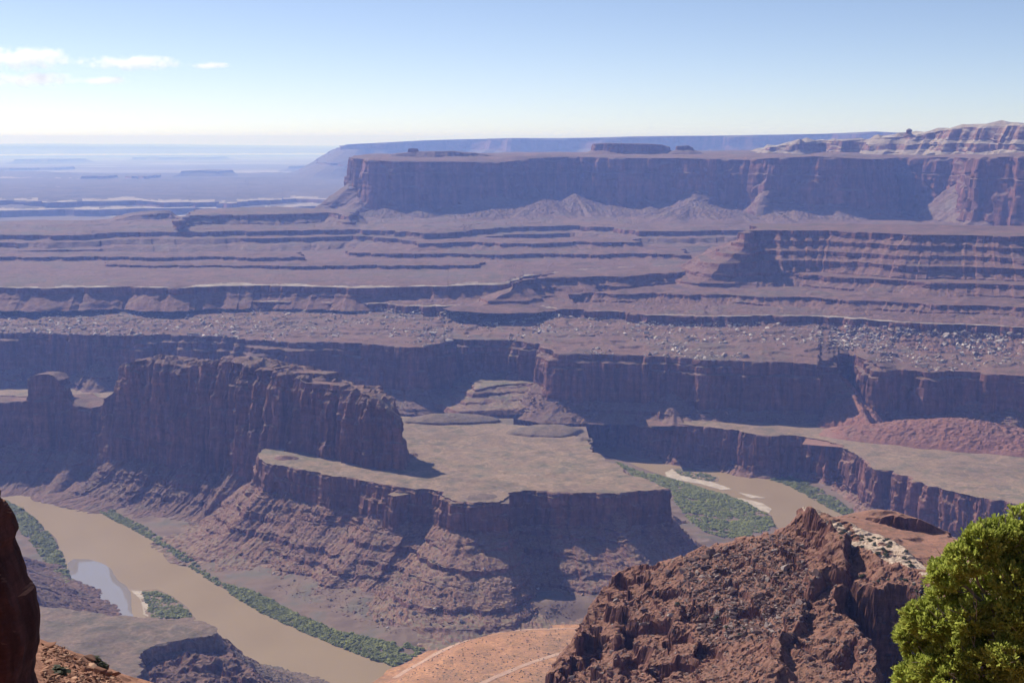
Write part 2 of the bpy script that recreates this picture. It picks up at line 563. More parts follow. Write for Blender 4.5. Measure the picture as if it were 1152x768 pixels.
    X = X + n0[:, 0:1] * D; Y = Y + n0[:, 1:2] * D
    Zd = Z + (1 - st) * (ro + gu * 0.8) * ramp + st * ro * .25 * ramp
    V = np.stack([X, Y, Zd], -1)
    nk = K + 1
    idx = np.arange(ns * nk).reshape(ns, nk)
    if closed:
        A = idx; Bx = np.roll(idx, -1, 0)
    else:
        A = idx[:-1]; Bx = idx[1:]
    quads = np.stack([A[:, :-1], A[:, 1:], Bx[:, 1:], Bx[:, :-1]], -1).reshape(-1, 4)
    verts = V.reshape(-1, 3)
    midx = np.zeros(len(quads), int)
    tris = None
    if closed:
        # level top, meshed between the rim points
        lo = p[:, :2].min(0); hi = p[:, :2].max(0)
        gx, gy = np.meshgrid(np.arange(lo[0], hi[0], cap_step), np.arange(lo[1], hi[1], cap_step))
        gx = gx.ravel() + rng.uniform(-.35, .35, gx.size) * cap_step; gy = gy.ravel() + rng.uniform(-.35, .35, gy.size) * cap_step
        ins = inside(p, gx, gy); gx = gx[ins]; gy = gy[ins]
        sub = p[::max(1, ns // 300)]
        zs = ztop[::max(1, ns // 300)]
        d2 = (gx[:, None] - sub[None, :, 0]) ** 2 + (gy[:, None] - sub[None, :, 1]) ** 2
        dmin = np.sqrt(d2.min(1)); keep = dmin > cap_step * .6
        gx, gy, d2, dmin = gx[keep], gy[keep], d2[keep], dmin[keep]
        wgt = 1 / (d2 + 25) ** 1.5
        gz = (wgt * zs[None, :]).sum(1) / wgt.sum(1)
        gz = gz + np.clip(dmin / 6, 0, 1) * cap_rough * (.5 * fbm(gx / 4.5, gy / 4.5, oct=2, seed=seed + 47, gain=.8) + .9 * (sstep(-.05, .1, fbm(gx / 17, gy / 17, oct=3, seed=seed + 48)) - .5))
        gz = gz + cap_noise * np.clip(dmin / 25, 0, 1) * (fbm(gx / cap_wl, gy / cap_wl, oct=4, seed=seed + 40) + .35) + cap_rise * np.clip(dmin / 60, 0, 1)
        top = idx[:, 0]
        pts = [Vector((a[0], a[1])) for a in np.vstack([p[:, :2], np.stack([gx, gy], 1)])]
        edges = [(i, (i + 1) % ns) for i in range(ns)]
        vo, eo, fo, ov, oe, of = delaunay_2d_cdt(pts, edges, [], 1, 1e-4)
        base = len(verts)
        zz = np.concatenate([ztop, gz])
        mp = np.empty(len(vo), int); extra = []
        for i, v in enumerate(vo):
            src = ov[i]
            if src and src[0] < ns:
                mp[i] = top[src[0]]
            else:
                zc = zz[src[0]] if src else ztop.mean()
                mp[i] = base + len(extra); extra.append((v[0], v[1], zc))
        if extra: verts = np.vstack([verts, np.array(extra)])
        tris = np.array([[mp[a] for a in f] for f in fo if len(f) == 3], int).reshape(-1, 3)
    elif cap_depth:
        back = p[:, :2] / np.linalg.norm(p[:, :2], axis=1, keepdims=True)
        nr = int(max(6, min(90, cap_depth / cap_step)))
        r = cap_depth * (np.linspace(0, 1, nr + 1)[1:] ** 1.4)
        CX = p[:, 0:1] + back[:, 0:1] * r; CY = p[:, 1:2] + back[:, 1:2] * r
        CZ = ztop[:, None] + cap_noise * np.clip(r / 40, 0, 1) * (fbm(CX / cap_wl, CY / cap_wl, oct=4, seed=seed + 40) + .3) + cap_rise * r / cap_depth
        hh = CZ - ztop[:, None]
        tq = (hh + cap_ledge * .8 * fbm(CX / 90, CY / 90, oct=3, seed=seed + 44)) / cap_ledge
        CZ = CZ + np.clip(r / 60, 0, 1) * .85 * (sstep(.36, .64, tq - np.floor(tq)) - (tq - np.floor(tq))) * cap_ledge + .5 * rough * fbm(CX / 7, CY / 7, oct=3, seed=seed + 45) * np.clip(r / 20, 0, 1)
        cv = np.stack([CX, CY, CZ], -1).reshape(-1, 3)
        base = len(verts); verts = np.vstack([verts, cv])
        ci = base + np.arange(ns * nr).reshape(ns, nr)
        ci = np.concatenate([idx[:, :1], ci], 1)
        cq = np.stack([ci[:-1, :-1], ci[1:, :-1], ci[1:, 1:], ci[:-1, 1:]], -1).reshape(-1, 4)
        quads = np.vstack([quads, cq])
        cm = np.zeros(len(cq), int)
        if pale_depth:
            rr = np.concatenate([[0], r])[:-1]
            pd = pale_depth * (.75 + 1.9 * fbm(p[:-1, 0] / 90, p[:-1, 1] / 90, oct=3, seed=seed + 90))
            cm = (rr[None, :] < pd[:, None]).astype(int).reshape(-1)
        midx = np.concatenate([midx, cm])
    if tris is not None:
        midx = np.concatenate([midx, np.zeros(len(tris), int)])
    me = mesh_np(name, verts, quads, tris, mats, midx)
    o = obj(name, me)
    if reg: reg_bvh(verts, quads, tris)
    o_info = dict(V=V, ang=ang_s, Z=Z, n=n0, cap=(cv if (not closed and cap_depth) else None))
    return o, o_info



# ================================================================== THE SETTING
# ---- river course (on the water plane z = 0)
river_l = gpl([(-90, 541), (0, 545), (60, 549), (110, 572), (160, 598), (205, 630), (250, 661), (300, 689), (360, 715), (410, 735), (447, 748),
               (430, 775), (400, 860), (250, 860), (290, 790), (262, 768), (180, 728), (110, 690), (96, 680), (80, 650), (62, 606), (32, 579), (5, 563), (-90, 550)], 0)
river_r = gpl([(560, 490), (640, 497), (700, 503), (760, 511), (830, 520), (880, 536), (930, 560), (962, 581), (1010, 605), (1100, 660), (1060, 700), (960, 640),
               (900, 606), (872, 592), (868, 580), (836, 563), (795, 550), (735, 531), (692, 514), (640, 505), (560, 497)], 0)


def sdf_poly(poly, x, y):
    d = np.full(x.shape, 1e18)
    n = len(poly)
    for i in range(n):
        a = poly[i, :2]; b = poly[(i + 1) % n, :2]
        e = b - a; L2 = e @ e + 1e-9
        t = np.clip(((x - a[0]) * e[0] + (y - a[1]) * e[1]) / L2, 0, 1)
        d = np.minimum(d, (x - a[0] - t * e[0]) ** 2 + (y - a[1] - t * e[1]) ** 2)
    d = np.sqrt(d)
    return np.where(inside(poly, x.ravel(), y.ravel()).reshape(x.shape), -d, d)


# ground: one sheet out to the horizon, fine where the canyon floor shows
th = np.concatenate([np.linspace(R(-55), R(-24), 20)[:-1], np.linspace(R(-24), R(24), 640), np.linspace(R(24), R(55), 20)[1:]])
rr = np.concatenate([[150, 500, 900], np.linspace(1150, 2900, 620), np.geomspace(2950, 78000, 90)])
T, RR = np.meshgrid(th, rr, indexing='ij')
GX = RR * np.sin(T); GY = RR * np.cos(T)
sd_all = np.full(GX.shape, 1e9)
sel = (RR > 1000) & (RR < 3000)
s1 = sdf_poly(river_l, GX[sel], GY[sel]); s2 = sdf_poly(river_r, GX[sel], GY[sel])
sr = np.minimum(s1, s2) + 4 * fbm(GX[sel] / 40, GY[sel] / 40, oct=3, seed=3)
sd_all[sel] = sr
floor = np.where(sd_all < 0, np.maximum(-3, sd_all * .3), np.minimum(sd_all * .25, 2.2) + np.clip((sd_all - 12) * .085, 0, 15) * sstep(360, 280, GX))
floor = floor + np.where(sd_all > 8, 0.8 * fbm(GX / 25, GY / 25, oct=3, seed=9) + 2.2 * np.clip((sd_all - 20) / 60, 0, 1) * ridged(GX / 34, GY / 34, oct=2, seed=14) * sstep(360, 280, GX), 0)
flat_w = gpl([(380, 800), (412, 768), (436, 750), (452, 742), (478, 728), (505, 715), (540, 704), (585, 699), (650, 698), (720, 700), (800, 720), (860, 800)], 6)
sf_ = np.full(GX.shape, 1e3); sf_[sel] = sdf_poly(flat_w, GX[sel], GY[sel])
floor = floor * sstep(0, 45, sf_) + .4 * (1 - sstep(0, 45, sf_)) * (sd_all > 0)
up = sstep(5200, 9000, RR)
GZ = np.where(RR > 2900, np.minimum(10 + (RR - 2900) * .03, 150), floor)
GZ = np.where(RR < 1150, 12, GZ)
GZ = GZ + up * (6 * fbm(GX / 900, GY / 900, oct=4, seed=12)) - RR ** 2 / (2 * 6.371e6) * (RR > 5000)
idx = np.arange(GX.size).reshape(GX.shape)
q = np.stack([idx[:-1, :-1], idx[1:, :-1], idx[1:, 1:], idx[:-1, 1:]], -1).reshape(-1, 4)
gv = np.stack([GX, GY, GZ], -1).reshape(-1, 3)


def ground_mat():
    m, nt, b = newmat('canyon_floor'); g = NG(nt)
    geo = g.n('ShaderNodeNewGeometry'); P = geo.outputs['Position']
    near = g.ramp(g.remap(g.noise(P, .02, 5, .6), .35, .65), [(0, (.13, .088, .068)), (.5, (.18, .122, .09)), (1, (.14, .118, .09))])
    # far plains: long pale and dark bands of bare rock
    bands = g.noise(g.mapscale(P, (.00012, .00075, 0)), 1.0, 5, .6)
    far = g.ramp(g.remap(bands, .34, .66), [(0, (.05, .04, .035)), (.42, (.12, .085, .07)), (.60, (.15, .105, .08)), (.68, (.5, .43, .37)), (.74, (.16, .11, .085)), (1, (.09, .07, .055))])
    sp = g.n('ShaderNodeSeparateXYZ'); g.link(P, sp.inputs[0])
    col = g.mix(g.remap(sp.outputs['Y'], 5000, 7000), near, far)
    g.link(col, b.inputs['Base Color'])
    return m


ground = obj('ground', mesh_np('ground', gv, q, None, [ground_mat()]))
structure(ground)
reg_bvh(gv, q)

# water
wx, wy = np.meshgrid(np.linspace(-1500, 1500, 61), np.linspace(900, 2950, 61), indexing='ij')
wi = np.arange(wx.size).reshape(wx.shape)
river = obj('river_water', mesh_np('river', np.stack([wx, wy, wx * 0], -1).reshape(-1, 3),
            np.stack([wi[:-1, :-1], wi[1:, :-1], wi[1:, 1:], wi[:-1, 1:]], -1).reshape(-1, 4), None, [M_water]))
structure(river)


def flat_patch(name, poly_px, z, mat, step=6, dome=0, seed=1, zfun=None, ragged=2.5, reg=False):
    p = gpl(poly_px, z)
    p, _ = resample(p, step * .6, True)
    n = normals2(p, True, 3)
    p[:, :2] += n * (ragged * fbm(p[:, 0] / 18, p[:, 1] / 18, oct=3, seed=seed))[:, None]
    lo = p[:, :2].min(0); hi = p[:, :2].max(0)
    gx, gy = np.meshgrid(np.arange(lo[0], hi[0], step), np.arange(lo[1], hi[1], step))
    gx = gx.ravel(); gy = gy.ravel()
    k = inside(p, gx, gy); gx = gx[k]; gy = gy[k]
    s = sdf_poly(p[::3], gx, gy); k = s < -step * .5; gx, gy, s = gx[k], gy[k], s[k]
    pts = [Vector((a, b)) for a, b in zip(np.concatenate([p[:, 0], gx]), np.concatenate([p[:, 1], gy]))]
    vo, eo, fo, ov, _, _ = delaunay_2d_cdt(pts, [(i, (i + 1) % len(p)) for i in range(len(p))], [], 1, 1e-4)
    v = np.array([(a[0], a[1]) for a in vo])
    if zfun is None:
        s = sdf_poly(p[::2], v[:, 0], v[:, 1])
        zz = z + dome * sstep(0, 30, -s) + (.25 * fbm(v[:, 0] / 12, v[:, 1] / 12, oct=3, seed=seed) if dome else 0)
    else:
        zz = zfun(v[:, 0], v[:, 1], sdf_poly(p[::2], v[:, 0], v[:, 1]))
    t = np.array([f for f in fo if len(f) == 3], int)
    vv = np.column_stack([v, zz + np.zeros(len(v))])
    o = obj(name, mesh_np(name, vv, None, t, [mat], smooth=dome != 0))
    if reg: reg_bvh(vv, None, t)
    return o


structure(flat_patch('sky_reflection_water', [(76, 634), (83, 628), (100, 629), (112, 632), (126, 640), (131, 652), (141, 658), (147, 665), (148, 672), (150, 695),
                                     (117, 698), (100, 690), (88, 678), (78, 660)], 0.06, M_calm, step=8, ragged=2.0, seed=4))  # mirror-smooth sheet laid on the river in the outline of the reflected sky


# ================================================================== LANDFORMS, far to near
# ---- hazy country beyond the river, seen far off on the left
o, _ = landform('distant_plateau', gdl([(-300, 166, 52000), (0, 164.6, 52000), (60, 164.4, 52000), (110, 165.3, 52000), (180, 165.2, 52000), (240, 166.2, 52000), (300, 167, 52000),
                                        (380, 168, 52000), (600, 169, 52000), (1300, 169, 52000)]),
                [(900, 50, 0, 'w'), (180, 14, 30, 'w')], 60, 160, 25, [M_vfar], closed=False, rim_noise=400, rim_wl=3000, flute=60, flute_wl=700,
                gully=60, gully_wl=500, rough=10, seed=101, cap_depth=20000, cap_noise=20, cap_wl=3000, cap_step=900, smooth_m=800, smooth_far=3000)
thing(o, 'pale blue plateau fading into haze along the horizon on the far left', 'plateau')
for nm, z, pts, lab, sd_ in [
    ('canyon_rim', 215, [(-160, 224), (-60, 226), (60, 229), (130, 228), (200, 227), (260, 229), (330, 226), (420, 224), (620, 224)], 'lower pale rim of the hazy far canyon, just above the low dark butte', 112),
    ('canyon_rim', 205, [(-160, 213), (-60, 212), (60, 213), (130, 216), (200, 214), (290, 211), (420, 209), (620, 208)], 'upper pale rim of the hazy far canyon, running beneath the small distant mesa', 111),
    ('canyon_rim', 185, [(-160, 238), (0, 239), (90, 237), (160, 235), (230, 237), (300, 234), (420, 235), (620, 236)], 'nearest faint canyon rim in the haze, behind the stepped bench', 114),
    ('canyon_rim', 190, [(-160, 201), (-60, 200), (90, 202), (180, 204), (300, 203), (620, 203)], 'faint rim line in the haze level with the foot of the small distant mesa', 113)]:
    p = gpl(pts, z)
    d = np.hypot(p[:, 0], p[:, 1]).mean()
    o, _ = landform(nm, p, [(400, 72, 0, 'w'), (z - 35, 24, 12, 'c', 400), (z - 55, 10, 6, 'w')], 120, 40, 5, [M_vfar, M_pale], closed=False, rim_noise=420, rim_wl=900,
                    flute=20, flute_wl=200, gully=14, gully_wl=120, rough=3, seed=sd_, cap_depth=3000, cap_noise=10, cap_wl=600, cap_step=100, pale_depth=220, cap_ledge=9, off_smooth=80,
                    smooth_m=100, smooth_far=400)
    thing(o, lab, 'canyon rim')
p = gdl([(203, 192.5, 15500), (225, 192, 15500), (246, 192.5, 15500)])
p2 = p + np.array([[60, 500, 0]] * 3)
o, _ = landform('distant_mesa', np.vstack([p, p2[::-1]]), [(900, 62, 0, 'w'), (228, 18, 8, 'w')], 140, 25, 6, [M_vfar], rim_noise=30, rim_wl=300, flute=10, flute_wl=120,
                gully=14, gully_wl=100, rough=3, seed=121, cap_step=60, smooth_m=60, smooth_far=250)
thing(o, 'small flat-topped mesa alone in the haze, left of the great mesa', 'mesa')
def far_mesa(x0, x1, py, d, zb, depth, lab, seed):
    xs = np.linspace(x0, x1, 7)
    p = gdl([(x, py + .5 * math.sin(x * .7), d * (1 + .01 * math.sin(x))) for x in xs])
    o, _ = landform('distant_mesa', np.vstack([p, (p + np.array([0, depth, 0]))[::-1]]), [(900, 60, 0, 'w'), (p[:, 2].mean() - 26, 15, 8, 'w')], zb, 30, 6, [M_vfar], rim_noise=60, rim_wl=300, flute=10,
                    flute_wl=120, gully=14, gully_wl=100, rough=3, seed=seed, cap_step=80, smooth_m=60, smooth_far=250)
    return thing(o, lab, 'mesa')


far_mesa(140, 166, 198.3, 14600, 110, 500, 'faint blue mesa just left of the small flat-topped distant mesa', 123)
far_mesa(250, 335, 197, 16500, 110, 600, 'long low faint mesa right of the small flat-topped distant mesa', 124)
far_mesa(-40, 62, 189, 22500, 80, 900, 'faint blue mesa at the left edge, under the horizon', 125)
far_mesa(325, 395, 187, 21000, 80, 900, 'faint stepped mesa at the foot of the long blue plateau', 126)
far_mesa(18, 72, 179.5, 30500, 40, 1500, 'palest low mesa close under the far left horizon', 127)
far_mesa(150, 240, 177.5, 36000, 0, 1500, 'faint long ridge under the horizon, above the small flat-topped mesa', 128)
p = gdl([(92, 198.5, 14500), (100, 198, 14500), (108, 198, 14500), (117, 198.5, 14500)])
o, _ = landform('distant_mesa', np.vstack([p, (p + np.array([0, 500, 0]))[::-1]]), [(900, 60, 0, 'w'), (200, 14, 8, 'w')], 110, 30, 6, [M_vfar], rim_noise=40, rim_wl=300, flute=10,
                flute_wl=120, gully=14, gully_wl=100, rough=3, seed=122, cap_step=80, smooth_m=60, smooth_far=250)
thing(o, 'faint blue mesa, second to the left of the small flat-topped distant mesa', 'mesa')

# ---- blue plateau behind the great mesa
o, _ = landform('blue_plateau', np.vstack([gdl([(388, 175, 20500), (384, 168, 16500), (388, 165, 14600), (394, 162.5, 14000), (430, 160.5, 13900), (480, 158, 14000), (520, 156.8, 14200), (575, 155.5, 13600), (640, 155.5, 13800), (700, 155, 13500),
                                           (760, 153.5, 13600), (850, 152.3, 13300), (930, 150.5, 13200), (985, 148, 13000), (1010, 149.5, 13000), (1100, 150, 13000), (1350, 150, 13000)]),
                                gdl([(1350, 153, 24000), (700, 158, 24000)])]),
                [(900, 68, 0, 'w'), (470, 32, 60, 'c', 900), (345, 60, 10, 'w', 300), (325, 24, 20, 'w'), (250, 50, 8, 'p'), (235, 16, 8, 'w')], 140, 45, 9, [M_vfar],
                rim_noise=160, rim_wl=1600, flute=34, flute_wl=240, gully=26, gully_wl=200, rough=5, seed=131, cap_step=400, cap_noise=14, cap_wl=900, smooth_m=150, smooth_far=600)
thing(o, 'long blue plateau in the haze behind the great mesa, level with the horizon', 'plateau')

# ---- the upper plateau on the right with pale domes, above the great wall
back_r = gdl([(1500, 150, 9500), (1100, 158, 9500)])
hi_rim = gdl([(852, 168.5, 6100), (868, 165, 6000), (898, 162, 5950), (925, 157.5, 6000), (948, 158.5, 5950), (975, 157, 5980), (1000, 155, 5900), (1022, 154, 5850), (1046, 149, 5800), (1060, 145.5, 5700),
              (1085, 143.5, 5700), (1110, 142.5, 5600), (1130, 142, 5600), (1152, 141, 5500), (1300, 140, 5400), (1500, 140, 5400)])
o, _ = landform('upper_plateau', np.vstack([hi_rim, gdl([(1500, 147, 8500), (1000, 158, 8500), (870, 166, 7600)])]),
                [(900, 58, 0, 'w'), (592, 40, 8, 'w', 200), (575, 62, 8, 'w', 200), (548, 30, 10, 'c', 200)], 505, 10, 3, [M_dome], rim_noise=50, rim_wl=260, flute=12, flute_wl=70,
                gully=9, gully_wl=50, rough=3, seed=141, cap_step=32, cap_noise=22, cap_wl=150, cap_rough=8, smooth_m=50, smooth_far=200)
thing(o, 'pale knobbly upper plateau rising to the skyline on the right', 'plateau')

# ---- the great mesa
great = np.vstack([gdl([(410, 175.5, 7600), (400, 177, 6300), (395, 177.5, 5600), (413, 180, 5350), (449, 182, 5300), (500, 182, 5320), (561, 182.5, 5400), (600, 178, 5550), (646, 176.5, 5550), (700, 178, 5500), (760, 178, 5450),
                        (846, 180, 5350), (870, 178, 5250), (914, 176, 5180), (955, 178, 5150), (985, 179.5, 5200), (996, 178.5, 5420), (1010, 177.5, 5560), (1040, 177, 5500), (1070, 177, 5440), (1086, 178, 5250), (1092, 178.5, 5040), (1110, 177, 4930),
                        (1152, 176, 4850), (1260, 174, 4750), (1400, 170, 4650)]), gdl([(1400, 165, 7600), (800, 172, 7600)])])
STR_GREAT = [(900, 80, 0, 'w'), (470, 52, 3, 'p', 200, 80), (465, 84, 3, 'w'), (318, 35, 95, 'c', 190), (312, 60, 5, 'p', 260), (304, 26, 6, 'w', 120)]
o, _ = landform('great_mesa', great, STR_GREAT, 270, 7, 3, [M_far], rim_noise=42, rim_wl=300, flute=13, flute_wl=60, gully=9, gully_wl=55, rough=3.5, seed=151,
                cap_step=35, cap_noise=9, cap_wl=120, cap_rise=6, smooth_m=60, smooth_far=420,
                cones=[(397, 1.2, 260), (440, .5, 160), (490, .25, 100), (560, .8, 280), (600, .9, 200), (648, 1.4, 200), (685, .7, 160), (720, .3, 90), (782, .9, 220), (835, .5, 200), (870, 1.1, 170), (895, .7, 200), (950, .5, 200), (1000, 1.8, 300), (1040, 2.0, 360), (1080, 1.2, 300), (1140, .4, 120)])
thing(o, 'great flat-topped mesa with a long sheer shadowed wall, the largest in view', 'mesa')


def top_slab(nm, pts, z0, depth, strata, zbot, lab, cat, ds=6, dz=2, mat=None, seed=1, rn=8, wl=60, cs=15):
    a = gdl(pts)
    bk = a.copy(); dirv = a[:, :2] / np.linalg.norm(a[:, :2], axis=1, keepdims=True)
    bk[:, :2] += dirv * depth
    o, _ = landform(nm, np.vstack([a, bk[::-1]]), strata, zbot, ds, dz, [mat or M_far], rim_noise=rn, rim_wl=wl, flute=rn * .5, flute_wl=wl * .5, gully=rn * .4, gully_wl=wl * .4, rough=1.5, seed=seed,
                    cap_step=cs, cap_noise=3, cap_wl=wl, smooth_m=wl * .3, smooth_far=wl)
    thing(o, lab, cat)
    return o


top_slab('caprock_mesa', [(668, 162, 5900), (690, 161.5, 5850), (720, 162, 5850), (745, 163, 5850), (752, 165.5, 5900)], 0, 260, [(900, 76, 0, 'w'), (545, 24, 6, 'w')], 512,
         'dark cap of rock standing on the top of the great mesa', 'mesa', seed=161)
top_slab('rock_knoll', [(762, 164.5, 5850), (775, 164, 5850), (779, 166.5, 5850)], 0, 120, [(900, 70, 0, 'w'), (550, 22, 6, 'w')], 512,
         'small rounded cap of rock right of the dark cap on the great mesa', 'knoll', seed=162)
top_slab('caprock_ledge', [(440, 174, 5600), (470, 171, 5600), (510, 170.5, 5600), (540, 173, 5600), (558, 176, 5600)], 0, 220, [(900, 40, 0, 'w'), (528, 26, 4, 'w')], 508,
         'low pale ledges lying on the left end of the great mesa', 'rock ledge', seed=163)
top_slab('caprock_block', [(459.5, 167.5, 5650), (464, 167, 5650), (470, 167.5, 5650)], 0, 35, [(900, 74, 0, 'w')], 520,
         'tiny square block of rock on the pale ledges of the great mesa', 'rock', ds=3, seed=164, rn=1.5, wl=20, cs=8)
# balanced spire on the skyline
vs = []; a = np.linspace(0, 2 * np.pi, 15)[:-1]
zb = gd(1022, 152.5, 5700)
prof = [(0, 26), (6, 20), (12, 12), (18, 9), (22, 10.5), (26, 11), (29, 7), (32, 3)]
for h, r in prof:
    rj = r * (1 + .25 * noise(np.cos(a) * 1.5 + h * .1, np.sin(a) * 1.5, seed=5))
    vs.append(np.stack([zb[0] + rj * np.cos(a) + (2 if h > 20 else 0), zb[1] + rj * np.sin(a), zb[2] - 6 + h + 0 * a], 1))
vs = np.array(vs); n_ = len(a)
ii = np.arange(len(prof) * n_).reshape(len(prof), n_)
qs = np.stack([ii[:-1], np.roll(ii[:-1], -1, 1), np.roll(ii[1:], -1, 1), ii[1:]], -1).reshape(-1, 4)
top_ = np.array([[ii[-1, 0], ii[-1, k], ii[-1, k + 1]] for k in range(1, n_ - 1)])
o = obj('rock_spire', mesh_np('rock_spire', vs.reshape(-1, 3), qs, top_, [M_far]))
thing(o, 'small balanced rock spire standing up on the right skyline', 'rock spire')

# ---- low layered mesa left of and below the great mesa, with its stepped skirt
low = gpl([(-160, 268), (0, 264.5), (60, 265), (130, 262), (170, 261.5), (196, 261), (220, 261), (250, 260.5), (290, 260), (330, 259), (366, 259), (400, 258), (440, 259), (480, 262), (520, 260), (560, 256), (640, 254), (690, 256), (720, 260),
           (770, 260), (830, 259), (900, 260), (1000, 260), (1200, 260)], np.r_[np.full(12, 312.0), 313, 315, 314, 313, 313, 313, 312, 312, 312, 312, 312, 312])
o, _ = landform('layered_bench', low, [(900, 76, 0, 'w'), (299, 27, 7, 'c', 42), (297, 2.5, 1, 'w'), (294.5, 79, .8, 'p', 420, 30), (281.5, 26, 7, 'c', 42), (279.5, 2.5, 1, 'w'), (277, 79, .8, 'p', 380, 12), (264, 24, 6, 'c', 40), (262, 3, .8, 'w'), (260, 60, .6, 'p', 200, 6), (257, 8, 1, 'w')],
                252, 6, 1.1, [M_far], closed=False, rim_noise=34, rim_wl=220, flute=6, flute_wl=40, gully=6, gully_wl=40, rough=2.2, seed=171, cap_depth=750, cap_noise=7, cap_wl=110, cap_step=16, cap_rise=0, cap_ledge=4, micro=10,
                smooth_m=30, smooth_far=220, off_smooth=30)
thing(o, 'low stepped bench of banded ledges spread below the great mesa', 'bench')
ub = np.vstack([gpl([(201, 248), (206, 243.5), (225, 242.5), (250, 242), (300, 241.5), (340, 240.5), (366, 239.5), (392, 243)], 346), gpl([(400, 235), (300, 233.5), (215, 236)], 346)])
o, _ = landform('upper_bench', ub, [(900, 78, 0, 'w'), (333, 25, 7, 'c', 70), (325, 66, 2, 'p', 140), (321, 18, 4, 'w')], 306, 5, 1.6, [M_far], rim_noise=26, rim_wl=160, flute=6, flute_wl=40, gully=6, gully_wl=40, rough=2.2, seed=174,
                cap_step=22, cap_noise=7, cap_wl=90, smooth_m=30, smooth_far=150)
thing(o, 'dark-rimmed low bench running left from the toe of the great mesa', 'bench')
top_slab('low_butte', [(131, 247, 5100), (150, 242.5, 5150), (170, 240.5, 5150), (192, 240, 5150), (199, 246, 5150)], 0, 220, [(900, 70, 0, 'w'), (325, 24, 8, 'c', 90)], 300,
         'low dark butte rising behind the left end of the stepped bench', 'butte', seed=172, rn=12)

# ---- broad red plain with a white rim
plain_rim = gpl([(-160, 323), (0, 323.5), (90, 324), (150, 323), (200, 323.5), (300, 321.5), (395, 324), (440, 323.5), (500, 322), (540, 320), (565, 319), (590, 311), (640, 306), (720, 302), (900, 298), (1200, 297)], 258)
o, _ = landform('red_plain', plain_rim, [(900, 80, 0, 'w'), (243, 32, 8, 'c', 50), (236, 50, 2, 'p', 60), (233, 27, 3, 'w')], 212, 4, 1.6, [M_bench, M_pale], closed=False, rim_noise=22, rim_wl=110, flute=4, flute_wl=25, gully=4, gully_wl=30, rough=2,
                seed=181, cap_depth=1700, cap_noise=5, cap_wl=260, cap_step=20, cap_rise=10, cap_ledge=2.5, pale_depth=26, smooth_m=20, smooth_far=120)
thing(o, 'wide level red plain edged with a thin white rim', 'plain')

# low ledges breaking the plain
for px_r, z_, dep_m, lab, sd_ in (([(-160, 287), (-60, 288), (40, 289.5), (110, 288), (170, 290), (240, 288.5), (300, 290), (340, 289)], 274, 190, 'low broken ledge crossing the left part of the red plain', 184),
                                  ([(395, 284), (440, 286), (500, 285), (560, 287), (610, 285), (670, 287), (720, 285), (770, 286)], 276, 200, 'low broken ledge crossing the middle of the red plain below the great mesa', 185),
                                  ([(120, 297.5), (180, 299), (250, 298), (330, 299.5), (400, 298), (470, 299), (540, 297.5)], 269, 120, 'lowest faint ledge on the red plain, nearest its white rim', 186),
                                  ([(470, 274), (530, 272), (600, 274), (650, 272), (720, 273)], 294, 200, 'short dark ledge on the stepped bench, under the middle of the great mesa', 187)):
    a = gpl(px_r, z_); bk = a.copy(); bk[:, :2] += a[:, :2] / np.linalg.norm(a[:, :2], axis=1, keepdims=True) * dep_m
    o, _ = landform('plain_ledge', np.vstack([a, bk[::-1]]), [(900, 80, 0, 'w'), (z_ - 8, 25, 3.5, 'c', 36), (z_ - 11, 8, 1, 'w')], z_ - 19, 4, 1.0, [M_bench], rim_noise=26, rim_wl=110, flute=4, flute_wl=24, gully=4, gully_wl=24, rough=1.8,
                    seed=sd_, cap_step=14, cap_noise=4, cap_wl=60, cap_rough=2, smooth_m=18, smooth_far=90, off_smooth=12)
    thing(o, lab, 'ledge')

# ---- stepped dark mesa on the right
step_rim = np.vstack([gpl([(838, 262), (842, 259.5), (870, 259), (930, 259.5), (985, 262), (1040, 264), (1100, 265), (1152, 265.5), (1400, 268)], 369)])
p0 = gd(850, 256, 3900); p1 = gd(1400, 258, 4100)
o, _ = landform('stepped_mesa', np.vstack([step_rim, [[p1[0], p1[1], 369], [p0[0], p0[1], 369]]]),
                [(900, 82, 0, 'w'), (353, 27, 6, 'c', 60), (344, 78, 1.5, 'w', 160), (333, 25, 6, 'c', 50), (325, 9, 2, 'w'), (322, 78, 1.5, 'p', 260, 24), (312, 25, 5, 'c', 50), (305, 9, 2, 'w'), (302, 82, 1.5, 'p', 300, 30), (286, 30, 13, 'c', 42),
                 (276, 74, 1.5, 'p', 200, 22), (268, 22, 4, 'c', 50), (261, 9, 2, 'w'), (258, 72, 1.5, 'p', 160, 20), (250, 20, 4, 'c', 40), (245, 7, 2, 'w'), (242.5, 68, 1.2, 'p', 150, 12), (236, 16, 3, 'c', 40), (232, 6, 1, 'w')],
                218, 3.2, 1.3, [M_bench], rim_noise=22, rim_wl=110, flute=4.5, flute_wl=24, gully=4, gully_wl=22, rough=1.7, seed=191, cap_step=22, cap_noise=4, cap_wl=60, smooth_m=22, smooth_far=140, off_smooth=24)
thing(o, 'dark stepped mesa with many banded ledges, below the great mesa on the right', 'mesa')
lower_tier = np.vstack([gpl([(578, 318), (590, 314), (613, 312.5), (650, 311.5), (700, 310.5), (735, 308), (760, 307), (800, 300), (860, 305), (950, 312), (1050, 318), (1200, 322)], 273),
                        gpl([(1200, 300), (800, 296), (640, 304)], 273)])
